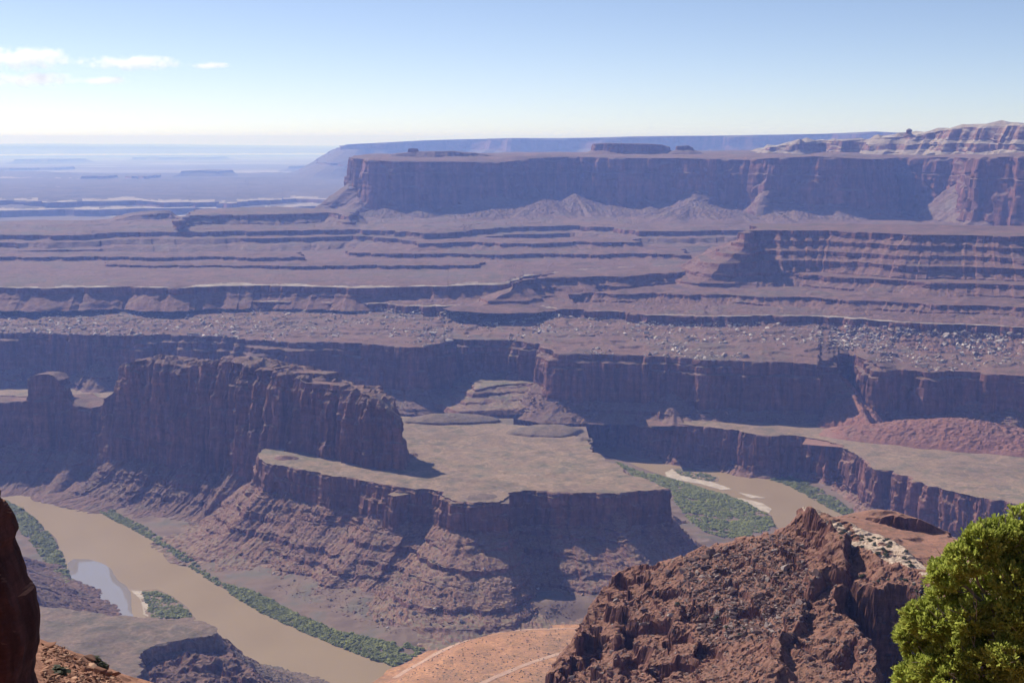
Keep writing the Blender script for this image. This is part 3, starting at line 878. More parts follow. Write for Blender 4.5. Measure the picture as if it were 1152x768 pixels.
o, _ = landform('lower_tier', lower_tier, [(900, 80, 0, 'w'), (262, 26, 5, 'c', 60), (255, 10, 2, 'w'), (252, 74, 2, 'p', 130, 20), (244, 22, 4, 'c', 50), (240, 8, 2, 'w'), (238, 68, 1.5, 'p', 120, 12), (233, 16, 3, 'c', 40), (229.5, 4.5, 1, 'w')],
                222, 3.2, 1.3, [M_bench], rim_noise=18, rim_wl=90, flute=4, flute_wl=22, gully=3.5, gully_wl=22, rough=1.6, seed=195, cap_step=18, cap_noise=3, cap_wl=50, smooth_m=20, smooth_far=110)
thing(o, 'long low dark ledge running left from the stepped mesa onto the red plain', 'ledge')
lowest = np.vstack([gpl([(640, 331), (665, 329), (700, 330.5), (735, 329.5), (770, 332), (810, 331.5), (860, 334), (910, 334), (950, 338), (1000, 339), (1050, 343), (1100, 343.5), (1152, 346), (1260, 352)], 247), gpl([(1260, 332), (1000, 324), (760, 318)], 247)])
o, _ = landform('lowest_tier', lowest, [(900, 80, 0, 'w'), (240, 26, 6, 'c', 45), (236, 12, 2, 'w'), (234, 74, 1.2, 'p', 100, 14), (229.5, 20, 3, 'c', 40), (227, 5, 1, 'w')],
                221, 2.8, 1.0, [M_bench], rim_noise=17, rim_wl=80, flute=3.6, flute_wl=20, gully=3.5, gully_wl=20, rough=1.8, seed=198, cap_step=12, cap_noise=4, cap_wl=45, cap_rough=2, smooth_m=18, smooth_far=90, off_smooth=14)
thing(o, 'lowest broken ledge of the stepped mesa, just above the white-edged bench', 'ledge')
o = top_slab('knob_rock', [(609.5, 309.5, 3330), (613, 308.5, 3330), (615.5, 309.5, 3330)], 0, 10, [(900, 76, 0, 'w')], 268, 'tiny knob of rock on the left end of the long low dark ledge', 'rock', ds=1, dz=1, mat=M_bench, seed=196, rn=.8, wl=8, cs=3)

# ---- bench with the white edge and its boulder slope
wr = gpl([(100, 331), (112, 334), (182, 335), (227, 338), (300, 339), (384, 340.5), (430, 342), (462, 344), (520, 344.5), (560, 345), (610, 346), (659, 348), (700, 351), (729, 354), (794, 356.5), (830, 355.5), (860, 355),
          (910, 356), (956, 358), (1000, 361), (1034, 364.6), (1090, 366), (1152, 368), (1260, 374)], 226)
wl0 = gpl([(-160, 329), (-60, 330), (20, 330), (70, 329)], 224)
o, inf_b = landform('boulder_slope', np.vstack([wl0, wr]), [(900, 80, 0, 'w'), (210, 31, 9, 'c', 40), (203, 22, 3, 'w'), (195, 50, 3, 'p', 60), (192.5, 11, 2, 'w')], 181, 2.6, 1.1, [M_bench, M_pale], closed=False,
                    rim_noise=20, rim_wl=80, flute=4.5, flute_wl=22, gully=7, gully_wl=18, rough=3.4, seed=201, cap_depth=420, cap_noise=4, cap_wl=60, cap_step=9, pale_depth=9, cap_rise=8, smooth_m=20, smooth_far=90)
thing(o, 'long bench with a white edge above a slope littered with pale boulders', 'bench')

# ---- tall shadowed wall across the middle, with an alcove and a gully
wall_rim = gpl([(-160, 373), (0, 374), (65, 375.5), (130, 378), (180, 377), (234, 379), (262, 381), (300, 383), (350, 385), (410, 387), (450, 390), (478, 391), (492, 385), (510, 381), (540, 383), (570, 383), (600, 386), (612, 391), (622, 396), (646, 398),
                (698, 399), (729, 400.5), (781, 403), (830, 406), (860, 406.5), (905, 409), (921, 411), (931, 404), (938, 397), (952, 395), (968, 398), (977, 409), (990, 412), (1008, 413), (1034, 417), (1090, 419), (1152, 422), (1280, 428)], np.r_[np.full(25, 185.0), 183, 182, 181, 181, 180, 179, 178, 177, 174, 172, 170, 170, 168])
o, inf_w = landform('shadowed_wall', wall_rim, [(900, 76, 0, 'w'), (174, 16, 3, 'p', 90, 80), (170.5, 82, 2, 'w'), (160, 24, 2, 'p', 70, 80), (157, 84, 2, 'w'), (94, 35, 30, 'c', 75), (82, 60, 2, 'p', 60), (78, 24, 3, 'w')],
                    62, 2.4, 1.0, [M_rock], closed=False, rim_noise=22, rim_wl=120, flute=5, flute_wl=24, gully=4, gully_wl=20, rough=1.6, seed=211, cap_depth=420, cap_noise=5, cap_wl=60, cap_step=7, cap_rise=26, cap_ledge=5,
                    cones=[(115, 1.3, 70), (20, .7, 70), (330, .4, 60), (470, .3, 40), (540, 1.0, 90), (580, 1.1, 100), (615, .9, 60), (760, .8, 60), (930, 1.9, 60), (980, .4, 50), (1092, 1.1, 40), (1140, .5, 40)],
                    smooth_m=18, smooth_far=90)
thing(o, 'tall shadowed canyon wall crossing the whole view behind the river', 'canyon wall')
# stepped sunlit floor of the alcove
alc = gpl([(536, 437), (560, 433), (590, 431), (612, 432), (622, 420), (606, 412), (570, 410), (540, 412), (528, 425)], 108)
o, _ = landform('alcove_ledges', alc, [(900, 60, 0, 'w'), (104, 14, 2, 'w'), (98, 55, 2, 'p', 40), (95, 11, 2, 'w'), (88, 60, 2, 'p', 40, 12), (85, 11, 2, 'w'), (79, 50, 1, 'p', 40, 12)], 70, 2.2, .8, [M_penin], rim_noise=9, rim_wl=50, flute=2.5, flute_wl=15, gully=2,
                gully_wl=15, rough=1.2, seed=215, cap_step=9, cap_noise=4, cap_wl=30, smooth_m=12, smooth_far=60)
thing(o, 'sunlit stepped ledges inside the alcove of the shadowed wall', 'rock ledge')

# ---- river bench: the lower cliff on the far bank
bench_rim = gpl([(-160, 446), (0, 446), (100, 447), (200, 448), (300, 448), (400, 447), (470, 447), (515, 450), (524, 457), (545, 458.5), (580, 460), (600, 463), (618, 464.5), (640, 461), (685, 458), (705, 463), (727, 468.5), (755, 474), (781, 479.5),
                 (820, 483.5), (862, 489), (868, 490.5), (895, 491), (930, 495), (947, 499), (957, 506), (966, 513), (978, 522), (986, 528.5), (1000, 530), (1022, 536), (1044, 545), (1062, 551), (1100, 559), (1125, 564), (1152, 569.5), (1260, 590)], 75)
bench_floor = gpl([(1260, 470), (1000, 455), (700, 430), (400, 425), (-160, 425)], 75)
o, inf_r = landform('river_bench', np.vstack([bench_rim, bench_floor]), [(900, 82, 0, 'w'), (70, 60, 1, 'p', 50, 82), (68, 83, 2, 'w'), (9, 42, 13, 'c', 60), (5, 30, 3, 'w')], -2, 2.0, .9, [M_penin], rim_noise=14, rim_wl=60, flute=5, flute_wl=17,
                    gully=3.5, gully_wl=16, rough=1.4, seed=221, cap_step=11, cap_noise=2.5, cap_wl=50, smooth_m=14, smooth_far=70, reg=True)
thing(o, 'pale river bench ending in a ribbed cliff above the far bank', 'bench')


def mound(nm, px, py, z, rx, ry, h, mat, lab, cat, seed=1, rot=0.0, step=2.5, rough=1.0, power=1.0, cliffy=0.0, fan=0.0):
    c = gp(px, py, z)
    n = int(max(24, 2 * max(rx, ry) / step)); a = np.linspace(-1, 1, n)
    U, Vv = np.meshgrid(a, a, indexing='ij')
    x = U * rx * 1.15; y = Vv * ry * 1.15
    X = c[0] + x * math.cos(rot) - y * math.sin(rot); Y = c[1] + x * math.sin(rot) + y * math.cos(rot)
    r = np.hypot(U * 1.15, Vv * 1.15) + .30 * fbm(X / rx * 1.5, Y / rx * 1.5, oct=3, seed=seed)
    if fan:
        yq = np.where(Vv > fan, (Vv - fan) / (1 - fan), (Vv - fan) / (1 + fan)); an_ = np.arctan2(U, yq)
        rr0 = np.hypot(U * 1.15, yq * 1.15)
        r = rr0 * (1 + .22 * fbm(np.cos(an_) * 2.6 + seed, np.sin(an_) * 2.6, oct=3, seed=seed) * np.clip(rr0 * 2, 0, 1) * 2) + .10 * fbm(X / rx * 2, Y / rx * 2, oct=3, seed=seed + 1) * np.clip(rr0 * 2, 0, 1)
    hh = np.clip(1 - r, 0, 1) ** power * h
    if cliffy: hh = hh + cliffy * sstep(.04, .10, 1 - r)
    Zz = z - 1.5 + hh + rough * np.clip(hh / h * 3, 0, 1) * fbm(X / 7, Y / 7, oct=4, seed=seed + 2)
    ii = np.arange(n * n).reshape(n, n)
    qq = np.stack([ii[:-1, :-1], ii[1:, :-1], ii[1:, 1:], ii[:-1, 1:]], -1).reshape(-1, 4)
    o = obj(nm, mesh_np(nm, np.stack([X, Y, Zz], -1).reshape(-1, 3), qq, None, [mat]))
    thing(o, lab, cat)
    return o


mound('debris_cone', 760, 470, 75, 50, 60, 26, M_rock, 'lit cone of debris on the river bench before the shadowed wall', 'debris cone', seed=3, rough=1.5, power=1.3, fan=.3)
mound('rubble_fan', 958, 472, 75, 78, 150, 70, M_redtalus, 'stepped fan of rubble filling the gully in the shadowed wall, right of centre', 'debris cone', seed=14, rough=3.5, power=.9, fan=.6)
mound('debris_bank', 1085, 497, 75, 230, 95, 42, M_redtalus, 'long bank of red rubble along the wall foot, behind the river bench on the right', 'debris bank', seed=4, rough=3.5, power=.8, rot=-.35)
mound('debris_cone', 115, 431, 75, 60, 60, 24, M_rock, 'pointed sunlit debris cone seen between the rock tower and the long fin', 'debris cone', seed=6, rough=1.5, power=1.2, fan=.3)
mound('debris_cone', 20, 434, 75, 70, 50, 18, M_rock, 'low debris cone behind the rock wall, left of the rock tower', 'debris cone', seed=7, rough=2)

# ================================================================== THE PENINSULA IN THE GOOSENECK
pen_front = gpl([(300, 521), (318, 524), (340, 527), (384, 536.5), (427, 543), (452, 547), (469, 549.5), (488, 550), (496, 553), (500, 558), (506, 563), (520, 565), (545, 566), (563, 564.5), (572, 560), (576, 554.5), (590, 552), (606, 552), (645, 554.5), (675, 554.5), (704, 554.5), (728, 552), (747, 549.5), (751, 549)], 125)
pen_back = gpl([(741, 545), (722, 537), (706, 535), (703, 527), (694, 522), (684, 520), (682, 512), (668, 508), (664, 498), (652, 492), (640, 489), (600, 480), (550, 474), (500, 470), (440, 468), (330, 490), (300, 500), (290, 512)], 125)
STR_PEN = [(900, 82, 0, 'w'), (121.5, 40, 1.5, 'p', 30, 82), (119.5, 83, 1, 'w'), (106, 35, 3, 'p', 45, 83), (102, 84, 2, 'w'), (80, 34, 30, 'c', 55), (72, 68, 4, 'p', 50, 30), (67, 30, 4, 'w', 40), (56, 72, 5, 'p', 60, 32), (48, 29, 4, 'w', 40), (37, 66, 4, 'p', 50, 30), (31, 27, 3, 'w', 40), (24, 60, 3, 'p', 50, 24), (19.5, 20, 3, 'w', 40), (13, 55, 2, 'p', 50, 14), (9.5, 13, 2, 'w', 40), (5, 7, 1, 'w')]
o, inf_p = landform('peninsula', np.vstack([pen_front, pen_back]), STR_PEN, 0, 1.4, .8, [M_penin], rim_noise=7, rim_wl=45, flute=3.6, flute_wl=15, gully=3.4, gully_wl=15, rough=1.8, seed=231, cap_step=6, cap_noise=1.6, cap_wl=60,
                    smooth_m=12, smooth_far=80, reg=True,
                    cot_scale=lambda p: (1 + .42 * sstep(-270, -130, p[:, 0]) * (1 - sstep(90, 170, p[:, 0])) * sstep(1880, 1840, p[:, 1])) * (1 - .55 * sstep(150, 215, p[:, 0]) * sstep(1780, 1860, p[:, 1])) * (1 - .2 * sstep(-180, -300, p[:, 0])))
thing(o, 'flat-topped rock peninsula inside the river bend, sunlit on top, shaded in front', 'peninsula')


def tier(nm, pts, z, strata, zbot, lab, cat, mat=None, seed=1, ds=1.3, dz=.8, rn=4, wl=25, cs=5, cn=1.2, **kw):
    o, _ = landform(nm, gpl(pts, z), strata, zbot, ds, dz, [mat or M_penin], rim_noise=rn, rim_wl=wl, flute=kw.pop('flute', 2.2), flute_wl=12, gully=1.8, gully_wl=12, rough=1.3, seed=seed, cap_step=cs, cap_noise=cn, cap_wl=30,
                    smooth_m=8, smooth_far=40, **kw)
    thing(o, lab, cat)
    return o


mound('prow_dome', 540, 559, 124.5, 34, 24, 7, M_grey, 'grey sandy dome on the jutting prow of the peninsula', 'mound', seed=15, rough=.6, power=.8)
tier('rock_block', [(434, 556), (448, 551.5), (466, 550.5), (476, 552.5), (474, 556), (462, 555.5), (446, 558)], 118, [(900, 83, 0, 'w'), (70, 45, 6, 'c', 30)], 62, 'smaller block of cliff split off left of the grey-topped prow', 'rock block', seed=242)
mound('grey_dome', 612, 486, 125, 62, 45, 13, M_grey, 'smooth pale grey dome at the back of the peninsula terrace', 'mound', seed=8, rough=.4, power=.7, cliffy=2)
mound('grey_ridge', 505, 474, 125, 95, 30, 12, M_grey, 'low grey ridge at the back left of the peninsula terrace', 'mound', seed=9, rough=1.2, power=.7, cliffy=3)
mound('rim_hump', 655, 494, 125, 14, 14, 6, M_grey, 'little grey hump on the right rim of the peninsula terrace', 'mound', seed=10, rough=.8, power=.6)
mound('rubble_heap', 322, 516, 125, 22, 16, 8, M_penin, 'small heap of pale rubble on the left corner of the peninsula terrace', 'rubble heap', seed=11, rough=1.6, power=.7)
mound('rubble_heap', 462, 512, 125, 14, 22, 6, M_penin, 'rubble heap at the right foot of the long fin', 'rubble heap', seed=12, rough=2, power=.7)

# ---- the long fin standing on the peninsula
fin_f = gdl([(139, 409, 2440), (160, 405, 2410), (182, 407, 2380), (205, 413, 2345), (228, 409, 2310), (248, 406.5, 2285), (264, 408, 2262), (280, 412, 2235), (296, 416, 2205), (312, 419, 2175), (330, 424, 2150), (345, 432, 2125), (372, 438, 2090), (398, 440, 2060), (414, 444, 2035), (426, 451, 2015), (437, 468, 2000), (441, 482, 1990)])
fb = fin_f[::-1].copy()
wdt = np.interp(np.arange(len(fb)), [0, 3, 8, len(fb) - 1], [12, 45, 75, 60])
fb[:, 0] += wdt * .62; fb[:, 1] += wdt * .78
STR_FIN = [(900, 72, 0, 'w'), (222, 38, 6, 'p', 22, 80), (216, 82, 5, 'w'), (196, 45, 6, 'p', 30, 83), (189, 84, 5, 'w'), (150, 50, 8, 'p', 26, 84), (146, 84, 6, 'w'), (62, 36, 30, 'c', 70), (45, 68, 4, 'p', 50, 32), (38, 30, 4, 'w', 40), (26, 66, 4, 'p', 50, 30), (20, 24, 3, 'w', 40), (9, 9, 2, 'w')]
o, inf_f = landform('rock_fin', np.vstack([fin_f, fb]), STR_FIN, 0, 1.5, 1.0, [M_rock], rim_noise=13, rim_wl=42, flute=5.2, flute_wl=17, gully=4, gully_wl=15, rough=1.8, seed=251, cap_step=3.5, cap_noise=7, cap_wl=22, cap_rough=5, smooth_m=12, smooth_far=120, reg=True, cot_scale=lambda p: 1 - .2 * sstep(-700, -400, p[:, 0]),
                    joint=1.4)
thing(o, 'long dark fin of rock with sheer walls standing at the left of the peninsula', 'rock fin')


def cap_on_fin(nm, pts, depth, h, lab, seed):
    a = gdl(pts); b = a[::-1].copy(); b[:, 0] += depth * .6; b[:, 1] += depth * .78
    zt = a[:, 2].mean()
    o, _ = landform(nm, np.vstack([a, b]), [(900, 78, 0, 'w'), (zt - h * .6, 40, 2, 'p', 20, 78)], zt - h, 1.0, .7, [M_rock], rim_noise=3, rim_wl=14, flute=1.6, flute_wl=8, gully=1, gully_wl=8, rough=.8, seed=seed, cap_step=4, cap_noise=1.2, cap_wl=12, smooth_m=5, smooth_far=20)
    thing(o, lab, 'caprock')


cap_on_fin('fin_caprock', [(252, 403.5, 2312), (266, 403, 2295), (276, 405, 2280), (286, 408.5, 2268), (293, 411, 2250)], 34, 10, 'highest slab of caprock on the long fin', 261)
cap_on_fin('fin_caprock', [(300, 413, 2215), (311, 414.5, 2200)], 26, 9, 'square block of caprock on the middle of the long fin', 262)
cap_on_fin('fin_caprock', [(322, 419, 2190), (345, 419.5, 2170), (366, 421, 2150)], 30, 8, 'flat slab of caprock behind the square block on the long fin', 263)
cap_on_fin('fin_caprock', [(346, 431, 2110), (372, 432.5, 2095), (384, 434, 2080)], 22, 7, 'lowest caprock slab, near the right end of the long fin', 264)
# buttresses on its front
fs = gdl([(118, 449, 2455), (128, 441, 2440), (141, 440, 2425), (150, 446, 2425)])
fsb = fs[::-1].copy(); fsb[:, 0] += 20; fsb[:, 1] += 40
o, _ = landform('fin_shoulder', np.vstack([fs, fsb]), [(900, 82, 0, 'w'), (38, 40, 14, 'c', 40)], 0, 1.5, 1.1, [M_rock], rim_noise=6, rim_wl=25, flute=3.5, flute_wl=14, gully=2, rough=1.4, seed=266, cap_step=6, smooth_m=8, smooth_far=50)
thing(o, 'dark shoulder stepping down from the left end of the long fin', 'rock shoulder')
lw = gdl([(-120, 452, 2680), (-40, 452, 2640), (0, 453, 2610), (30, 451, 2580), (58, 450, 2560), (76, 449, 2540), (88, 455, 2520), (100, 459, 2505), (112, 457, 2490), (124, 452, 2470), (138, 450, 2450)])
lwb = lw[::-1].copy(); lwb[:, 1] += 60; lwb[:, 0] += 25
o, _ = landform('saddle_wall', np.vstack([lw, lwb]), [(900, 82, 0, 'w'), (58, 40, 22, 'c', 60), (30, 62, 3, 'p', 40), (24, 30, 3, 'w'), (8, 15, 2, 'w')], 0, 1.8, 1.0, [M_rock], rim_noise=8, rim_wl=40, flute=4.2, flute_wl=18, gully=3, rough=1.6, seed=271, cap_step=7, cap_noise=4, cap_wl=18, smooth_m=10, smooth_far=80, reg=True)
thing(o, 'low shadowed wall of rock under the tower at the far left bank', 'rock wall')
tw = gdl([(32, 424, 2585), (42, 421.5, 2580), (54, 421, 2572), (62, 423, 2566), (65, 428, 2560)])
twb = tw[::-1].copy(); twb[:, 1] += 34; twb[:, 0] += 8
o, _ = landform('rock_tower', np.vstack([tw, twb]), [(900, 85, 0, 'w')], 120, 1.3, .9, [M_rock], rim_noise=4, rim_wl=14, flute=2.8, flute_wl=12, gully=2, rough=1.2, seed=275, cap_step=5, cap_noise=3, cap_wl=10, smooth_m=6, smooth_far=20)
thing(o, 'stubby rock tower standing on the wall at the far left', 'rock tower')
tw = gdl([(64, 434, 2560), (72, 433, 2555), (75, 438, 2550)]); twb = tw[::-1].copy(); twb[:, 1] += 22
o, _ = landform('rock_step', np.vstack([tw, twb]), [(900, 80, 0, 'w')], 120, 1.3, .9, [M_rock], rim_noise=3, rim_wl=12, flute=2, flute_wl=10, gully=2, rough=1.2, seed=276, cap_step=5, cap_noise=2, cap_wl=10, smooth_m=5, smooth_far=15)
thing(o, 'low rock step leaning against the right side of the rock tower', 'rock')

# ---- orange flat with tracks, at the foot of the peninsula
flat_px = [(380, 800), (412, 768), (436, 750), (452, 742), (478, 728), (505, 715), (540, 704), (585, 699), (650, 698), (720, 700), (800, 720), (860, 800)]


def flat_z(x, y, s):
    return 1.5 + 11 * sstep(0, 60, -s) + 1.2 * fbm(x / 40, y / 40, oct=3, seed=44)


o = structure(flat_patch('orange_flat', flat_px, 6, M_orange, step=5, zfun=flat_z, ragged=3, seed=33, reg=True), 'orange sandy flat with two dirt tracks, below the peninsula')


def track(name, pts, width, zoff=.25):
    c = gpl(pts, 10); c, _ = resample(c, 6, False)
    c = gsmooth(c, 3, False)
    n = normals2(c, False, 2)
    rows = []
    for t in (-1, -.4, .4, 1):
        xy = c[:, :2] + n * t * width / 2 * (1 + .2 * noise(c[:, 0:1] / 15, c[:, 1:2] / 15, seed=3))
        z = []
        for a in xy:
            h = None
            for bv in BVHS[-1:]:
                hit = bv.ray_cast(Vector((a[0], a[1], 300)), Vector((0, 0, -1)))
                if hit[0] is not None: h = hit[0].z
            z.append((h if h is not None else 8) + zoff)
        rows.append(np.column_stack([xy, z]))
    v = np.array(rows); n_ = v.shape[1]
    ii = np.arange(4 * n_).reshape(4, n_)
    qq = np.stack([ii[:-1, :-1], ii[:-1, 1:], ii[1:, 1:], ii[1:, :-1]], -1).reshape(-1, 4)
    o = obj(name, mesh_np(name, v.reshape(-1, 3), qq, None, [M_road])); structure(o)


track('dirt_road', [(440, 760), (470, 742), (500, 724), (530, 713), (570, 707), (612, 704.5), (655, 702)], 9)
track('dirt_track', [(520, 785), (545, 768), (575, 756), (600, 746), (625, 738), (650, 731)], 7)

# ---- grey bench at the lower left, its ledges dropping to the river
o, inf_g = landform('grey_bench', gpl([(-60, 668), (10, 674), (48, 681), (80, 685), (110, 689), (150, 694), (190, 696), (214, 695), (232, 699), (241, 705), (243, 712), (232, 716), (212, 718), (190, 721), (168, 727), (156, 737), (158, 752), (150, 775), (120, 830), (-60, 860)], 100),
                    [(900, 80, 0, 'w'), (92, 32, 3, 'p', 20, 80), (89, 78, 2, 'w'), (78, 38, 6, 'c', 25), (60, 60, 3, 'p', 30), (54, 32, 3, 'w', 30), (36, 60, 3, 'p', 30), (30, 30, 3, 'w'), (10, 18, 2, 'w')], 0, .9, .7, [M_grey], rim_noise=5, rim_wl=25, flute=2.6, flute_wl=10,
                    gully=2, gully_wl=10, rough=1.4, seed=281, cap_step=4, cap_noise=2.5, cap_wl=35, cap_rise=3, cap_rough=.8, smooth_m=8, smooth_far=50, reg=True)
thing(o, 'smooth grey-brown bench above the river at the lower left', 'bench')
tier('red_ledge', [(150, 740), (168, 728), (200, 718), (232, 716), (244, 711), (249, 722), (262, 735), (281, 752), (292, 768), (300, 790), (200, 830), (140, 790)], 84, [(900, 70, 0, 'w'), (80, 30, 2, 'p', 14), (76, 72, 2, 'w'), (70, 34, 4, 'c', 20), (58, 66, 3, 'p', 20), (52, 33, 2, 'w'), (38, 62, 3, 'p', 20), (33, 31, 3, 'w')], 5,
     'rough red ledge of broken rock below the grey bench, above the brown river', 'rock ledge', mat=M_rock, seed=285, ds=.9, dz=.6, rn=5, wl=16, cs=2.0, cn=10, cap_rough=6)
lb = gpl([(-200, 575), (-60, 590), (-15, 612), (8, 632), (30, 652), (44, 668), (20, 690), (-200, 720)], 52)
o, _ = landform('bank_hill', lb, [(900, 60, 0, 'w'), (46, 28, 5, 'w'), (34, 62, 3, 'p', 40), (28, 27, 3, 'w'), (12, 50, 3, 'p', 40), (8, 16, 2, 'w')], 0, 1.3, .8, [M_rock], rim_noise=8, rim_wl=40, flute=2.5, flute_wl=14, gully=3, gully_wl=14, rough=1.5, seed=291, cap_step=6, cap_noise=3, cap_wl=40, smooth_m=10, smooth_far=60, reg=True)
thing(o, 'low red slope on the near left bank behind the green thicket', 'hillside')

for i, (px_, d_, rx_, ry_, h_, pw) in enumerate([(432, 5120, 90, 130, 62, 1.1), (474, 5110, 70, 110, 42, 1.1), (520, 5150, 60, 90, 36, 1.1), (570, 5170, 150, 170, 74, .9), (612, 5190, 130, 170, 80, 1.0), (649, 5230, 120, 190, 104, 1.25), (690, 5200, 120, 150, 62, 1.0),
                                                 (735, 5160, 70, 110, 40, 1.1), (786, 5100, 130, 160, 78, 1.0), (836, 5060, 80, 120, 48, 1.1), (872, 5010, 110, 160, 88, 1.2), (900, 4990, 90, 120, 56, 1.1), (955, 4960, 90, 120, 50, 1.1)]):
    rx_ *= 2.0; ry_ *= 1.9; h_ *= 0.78 * (.7 + .6 * ((i * 37) % 10) / 10); pw *= 1.2; dep = math.atan2(CAMZ - 308, d_); py_ = H0 / 2 + F * math.tan(dep - PITCH)
    o = mound('debris_cone', px_, py_, 308, rx_, ry_, h_, M_far, 'pale debris cone leaning on the foot of the great mesa wall', 'debris cone', seed=60 + i, rough=5, power=pw, step=5, fan=.5)
    o['group'] = 'debris cones below the great mesa'

# ================================================================== THE NEAR BUTTE
def tps_fit(ctrl, lam=0.02):
    x, y, z = ctrl[:, 0] / 100, ctrl[:, 1] / 100, ctrl[:, 2]
    r2 = (x[:, None] - x) ** 2 + (y[:, None] - y) ** 2
    K = np.where(r2 > 0, r2 * np.log(r2 + 1e-12), 0) + lam * np.eye(len(x))
    Pm = np.column_stack([np.ones_like(x), x, y])
    A = np.block([[K, Pm], [Pm.T, np.zeros((3, 3))]])
    sol = np.linalg.solve(A, np.concatenate([z, np.zeros(3)]))
    def f(X, Y):
        X = X / 100; Y = Y / 100
        o = sol[-3] + sol[-2] * X + sol[-1] * Y
        for i in range(len(x)):
            q = (X - x[i]) ** 2 + (Y - y[i]) ** 2
            o = o + sol[i] * q * np.log(q + 1e-12) * 1.0
        return o
    return f


def cast_f(px, py, f):
    d = ray(px, py); t = 300.0
    for _ in range(60):
        q = d * t; zf = float(f(np.array([q[0]]), np.array([q[1]]))[0]) - CAMZ
        t += (q[2] - zf) * .6 / max(.12, -d[2]) * .5
    return [d * t]


# upper surface: (pixel, distance) readings of the slope, the platform and the shelf behind it
ctrl = gdl([(905, 567, 541), (925, 573, 540), (940, 580, 540), (990, 599, 530), (1016, 613, 512), (1040, 636, 500), (1100, 650, 490), (930, 599, 523), (975, 618, 506), (1010, 632, 490), (1040, 643, 478), (1100, 668, 468),
            (950, 640, 498), (1000, 655, 476), (900, 620, 515), (884, 597, 540), (860, 610, 545), (806, 613, 552), (760, 628, 560), (740, 634, 562), (700, 640, 572), (690, 648, 570),
            (840, 640, 522), (800, 660, 515), (760, 660, 530), (880, 660, 498), (840, 690, 487), (800, 700, 486), (750, 690, 510), (700, 690, 522), (720, 720, 492), (760, 730, 475), (820, 740, 452), (860, 720, 458), (800, 768, 428), (740, 768, 445),
            (700, 750, 478), (660, 730, 510), (640, 750, 508), (660, 690, 545), (681, 660, 562), (905, 690, 470), (890, 740, 432), (860, 790, 405), (940, 700, 455), (960, 740, 432), (990, 768, 420), (760, 820, 400), (680, 800, 440), (620, 790, 480)])
f_up = tps_fit(ctrl, 0.05)
outline = np.vstack([gdl([(612, 800, 492), (616, 762, 508), (632, 735, 522), (650, 706, 540), (664, 682, 556), (680, 654, 570), (697, 637, 582), (742, 630, 575), (760, 622, 572), (806, 608, 566), (850, 596, 560), (884, 590, 556), (897, 577, 552), (899, 567, 548), (908, 564, 546),
                          (930, 572, 556), (960, 583, 556), (1000, 598, 545), (1030, 612, 530), (1060, 628, 520), (1200, 660, 520)]),
                     gdl([(1200, 690, 440), (1060, 674, 464), (1030, 668, 470), (1004, 664, 474), (984, 664, 474), (966, 656, 479), (950, 650, 484), (941, 672, 470), (945, 692, 460), (953, 708, 452), (966, 724, 443), (984, 750, 430), (990, 775, 415), (990, 800, 400), (860, 830, 380), (640, 860, 400)])])
bx0, bx1, by0, by1, st_ = -20, 260, 375, 640, 0.55
bx, by = np.meshgrid(np.arange(bx0, bx1, st_), np.arange(by0, by1, st_), indexing='ij')
# ragged outline
wx_ = 4.5 * fbm(bx / 11, by / 11, oct=4, seed=301); wy_ = 4.5 * fbm(bx / 11, by / 11, oct=4, seed=302)
sd_b = sdf_poly(outline, bx + wx_, by + wy_)
hz = f_up(np.clip(bx, 0, 230), np.clip(by, 385, 600))
hz = hz + 3.2 * fbm(bx / 34, by / 34, oct=3, seed=303) + 1.3 * fbm(bx / 9, by / 9, oct=3, seed=304)
# ledges: broken beds with faces to the viewer
def ledges(h, x, y, step, sharp, wob, seed, off=0.0):
    t = (h + off + wob * fbm(x / 16, y / 16, oct=4, seed=seed)) / step
    fl_ = np.floor(t); fr = t - fl_
    return h + (sstep(0.5 - sharp, 0.5 + sharp, fr) - fr) * step


px_b = W0 / 2 + F * bx / (by * CP + 0)      # bearing only: used to vary the rock from one flank to the other
platform = inside(np.vstack([gdl([(899, 567, 545), (940, 578, 545), (990, 598, 535), (1016, 612, 515), (1040, 632, 502), (1120, 650, 495), (1120, 668, 470), (1040, 646, 478), (1010, 634, 489), (975, 620, 504), (930, 602, 520), (915, 590, 528)])]), bx.ravel(), by.ravel()).reshape(bx.shape)
pf = platform.astype(float)
for _ in range(3):
    pf[1:-1, 1:-1] = (pf[1:-1, 1:-1] * 2 + pf[:-2, 1:-1] + pf[2:, 1:-1] + pf[1:-1, :-2] + pf[1:-1, 2:]) / 6
lmask = np.clip(sstep(-.35, .0, fbm(bx / 45, by / 45, oct=2, seed=306)), 0.25, 1) * (1 - pf)
h1 = ledges(hz, bx, by, 6.0, .05, 2.6, 305)
h2 = ledges(hz, bx, by, 2.4, .07, 1.5, 307, 1.0)
hz = hz * (1 - .85 * lmask) + .85 * lmask * (0.55 * h1 + 0.45 * h2)
hz = np.where(pf > 0, hz * (1 - pf) + pf * ledges(hz + 1.0, bx, by, .8, .08, .8, 308), hz)
# gullies between the crest towers and clefts cut into the front
cl_ = np.clip(ridged(bx / 13 + .25 * by / 13, by / 40, oct=2, seed=309) - .55, 0, 1)
front = sstep(-26, -4, sd_b) * (by < 540)
hz = hz - 16 * cl_ * front * (1 - pf)
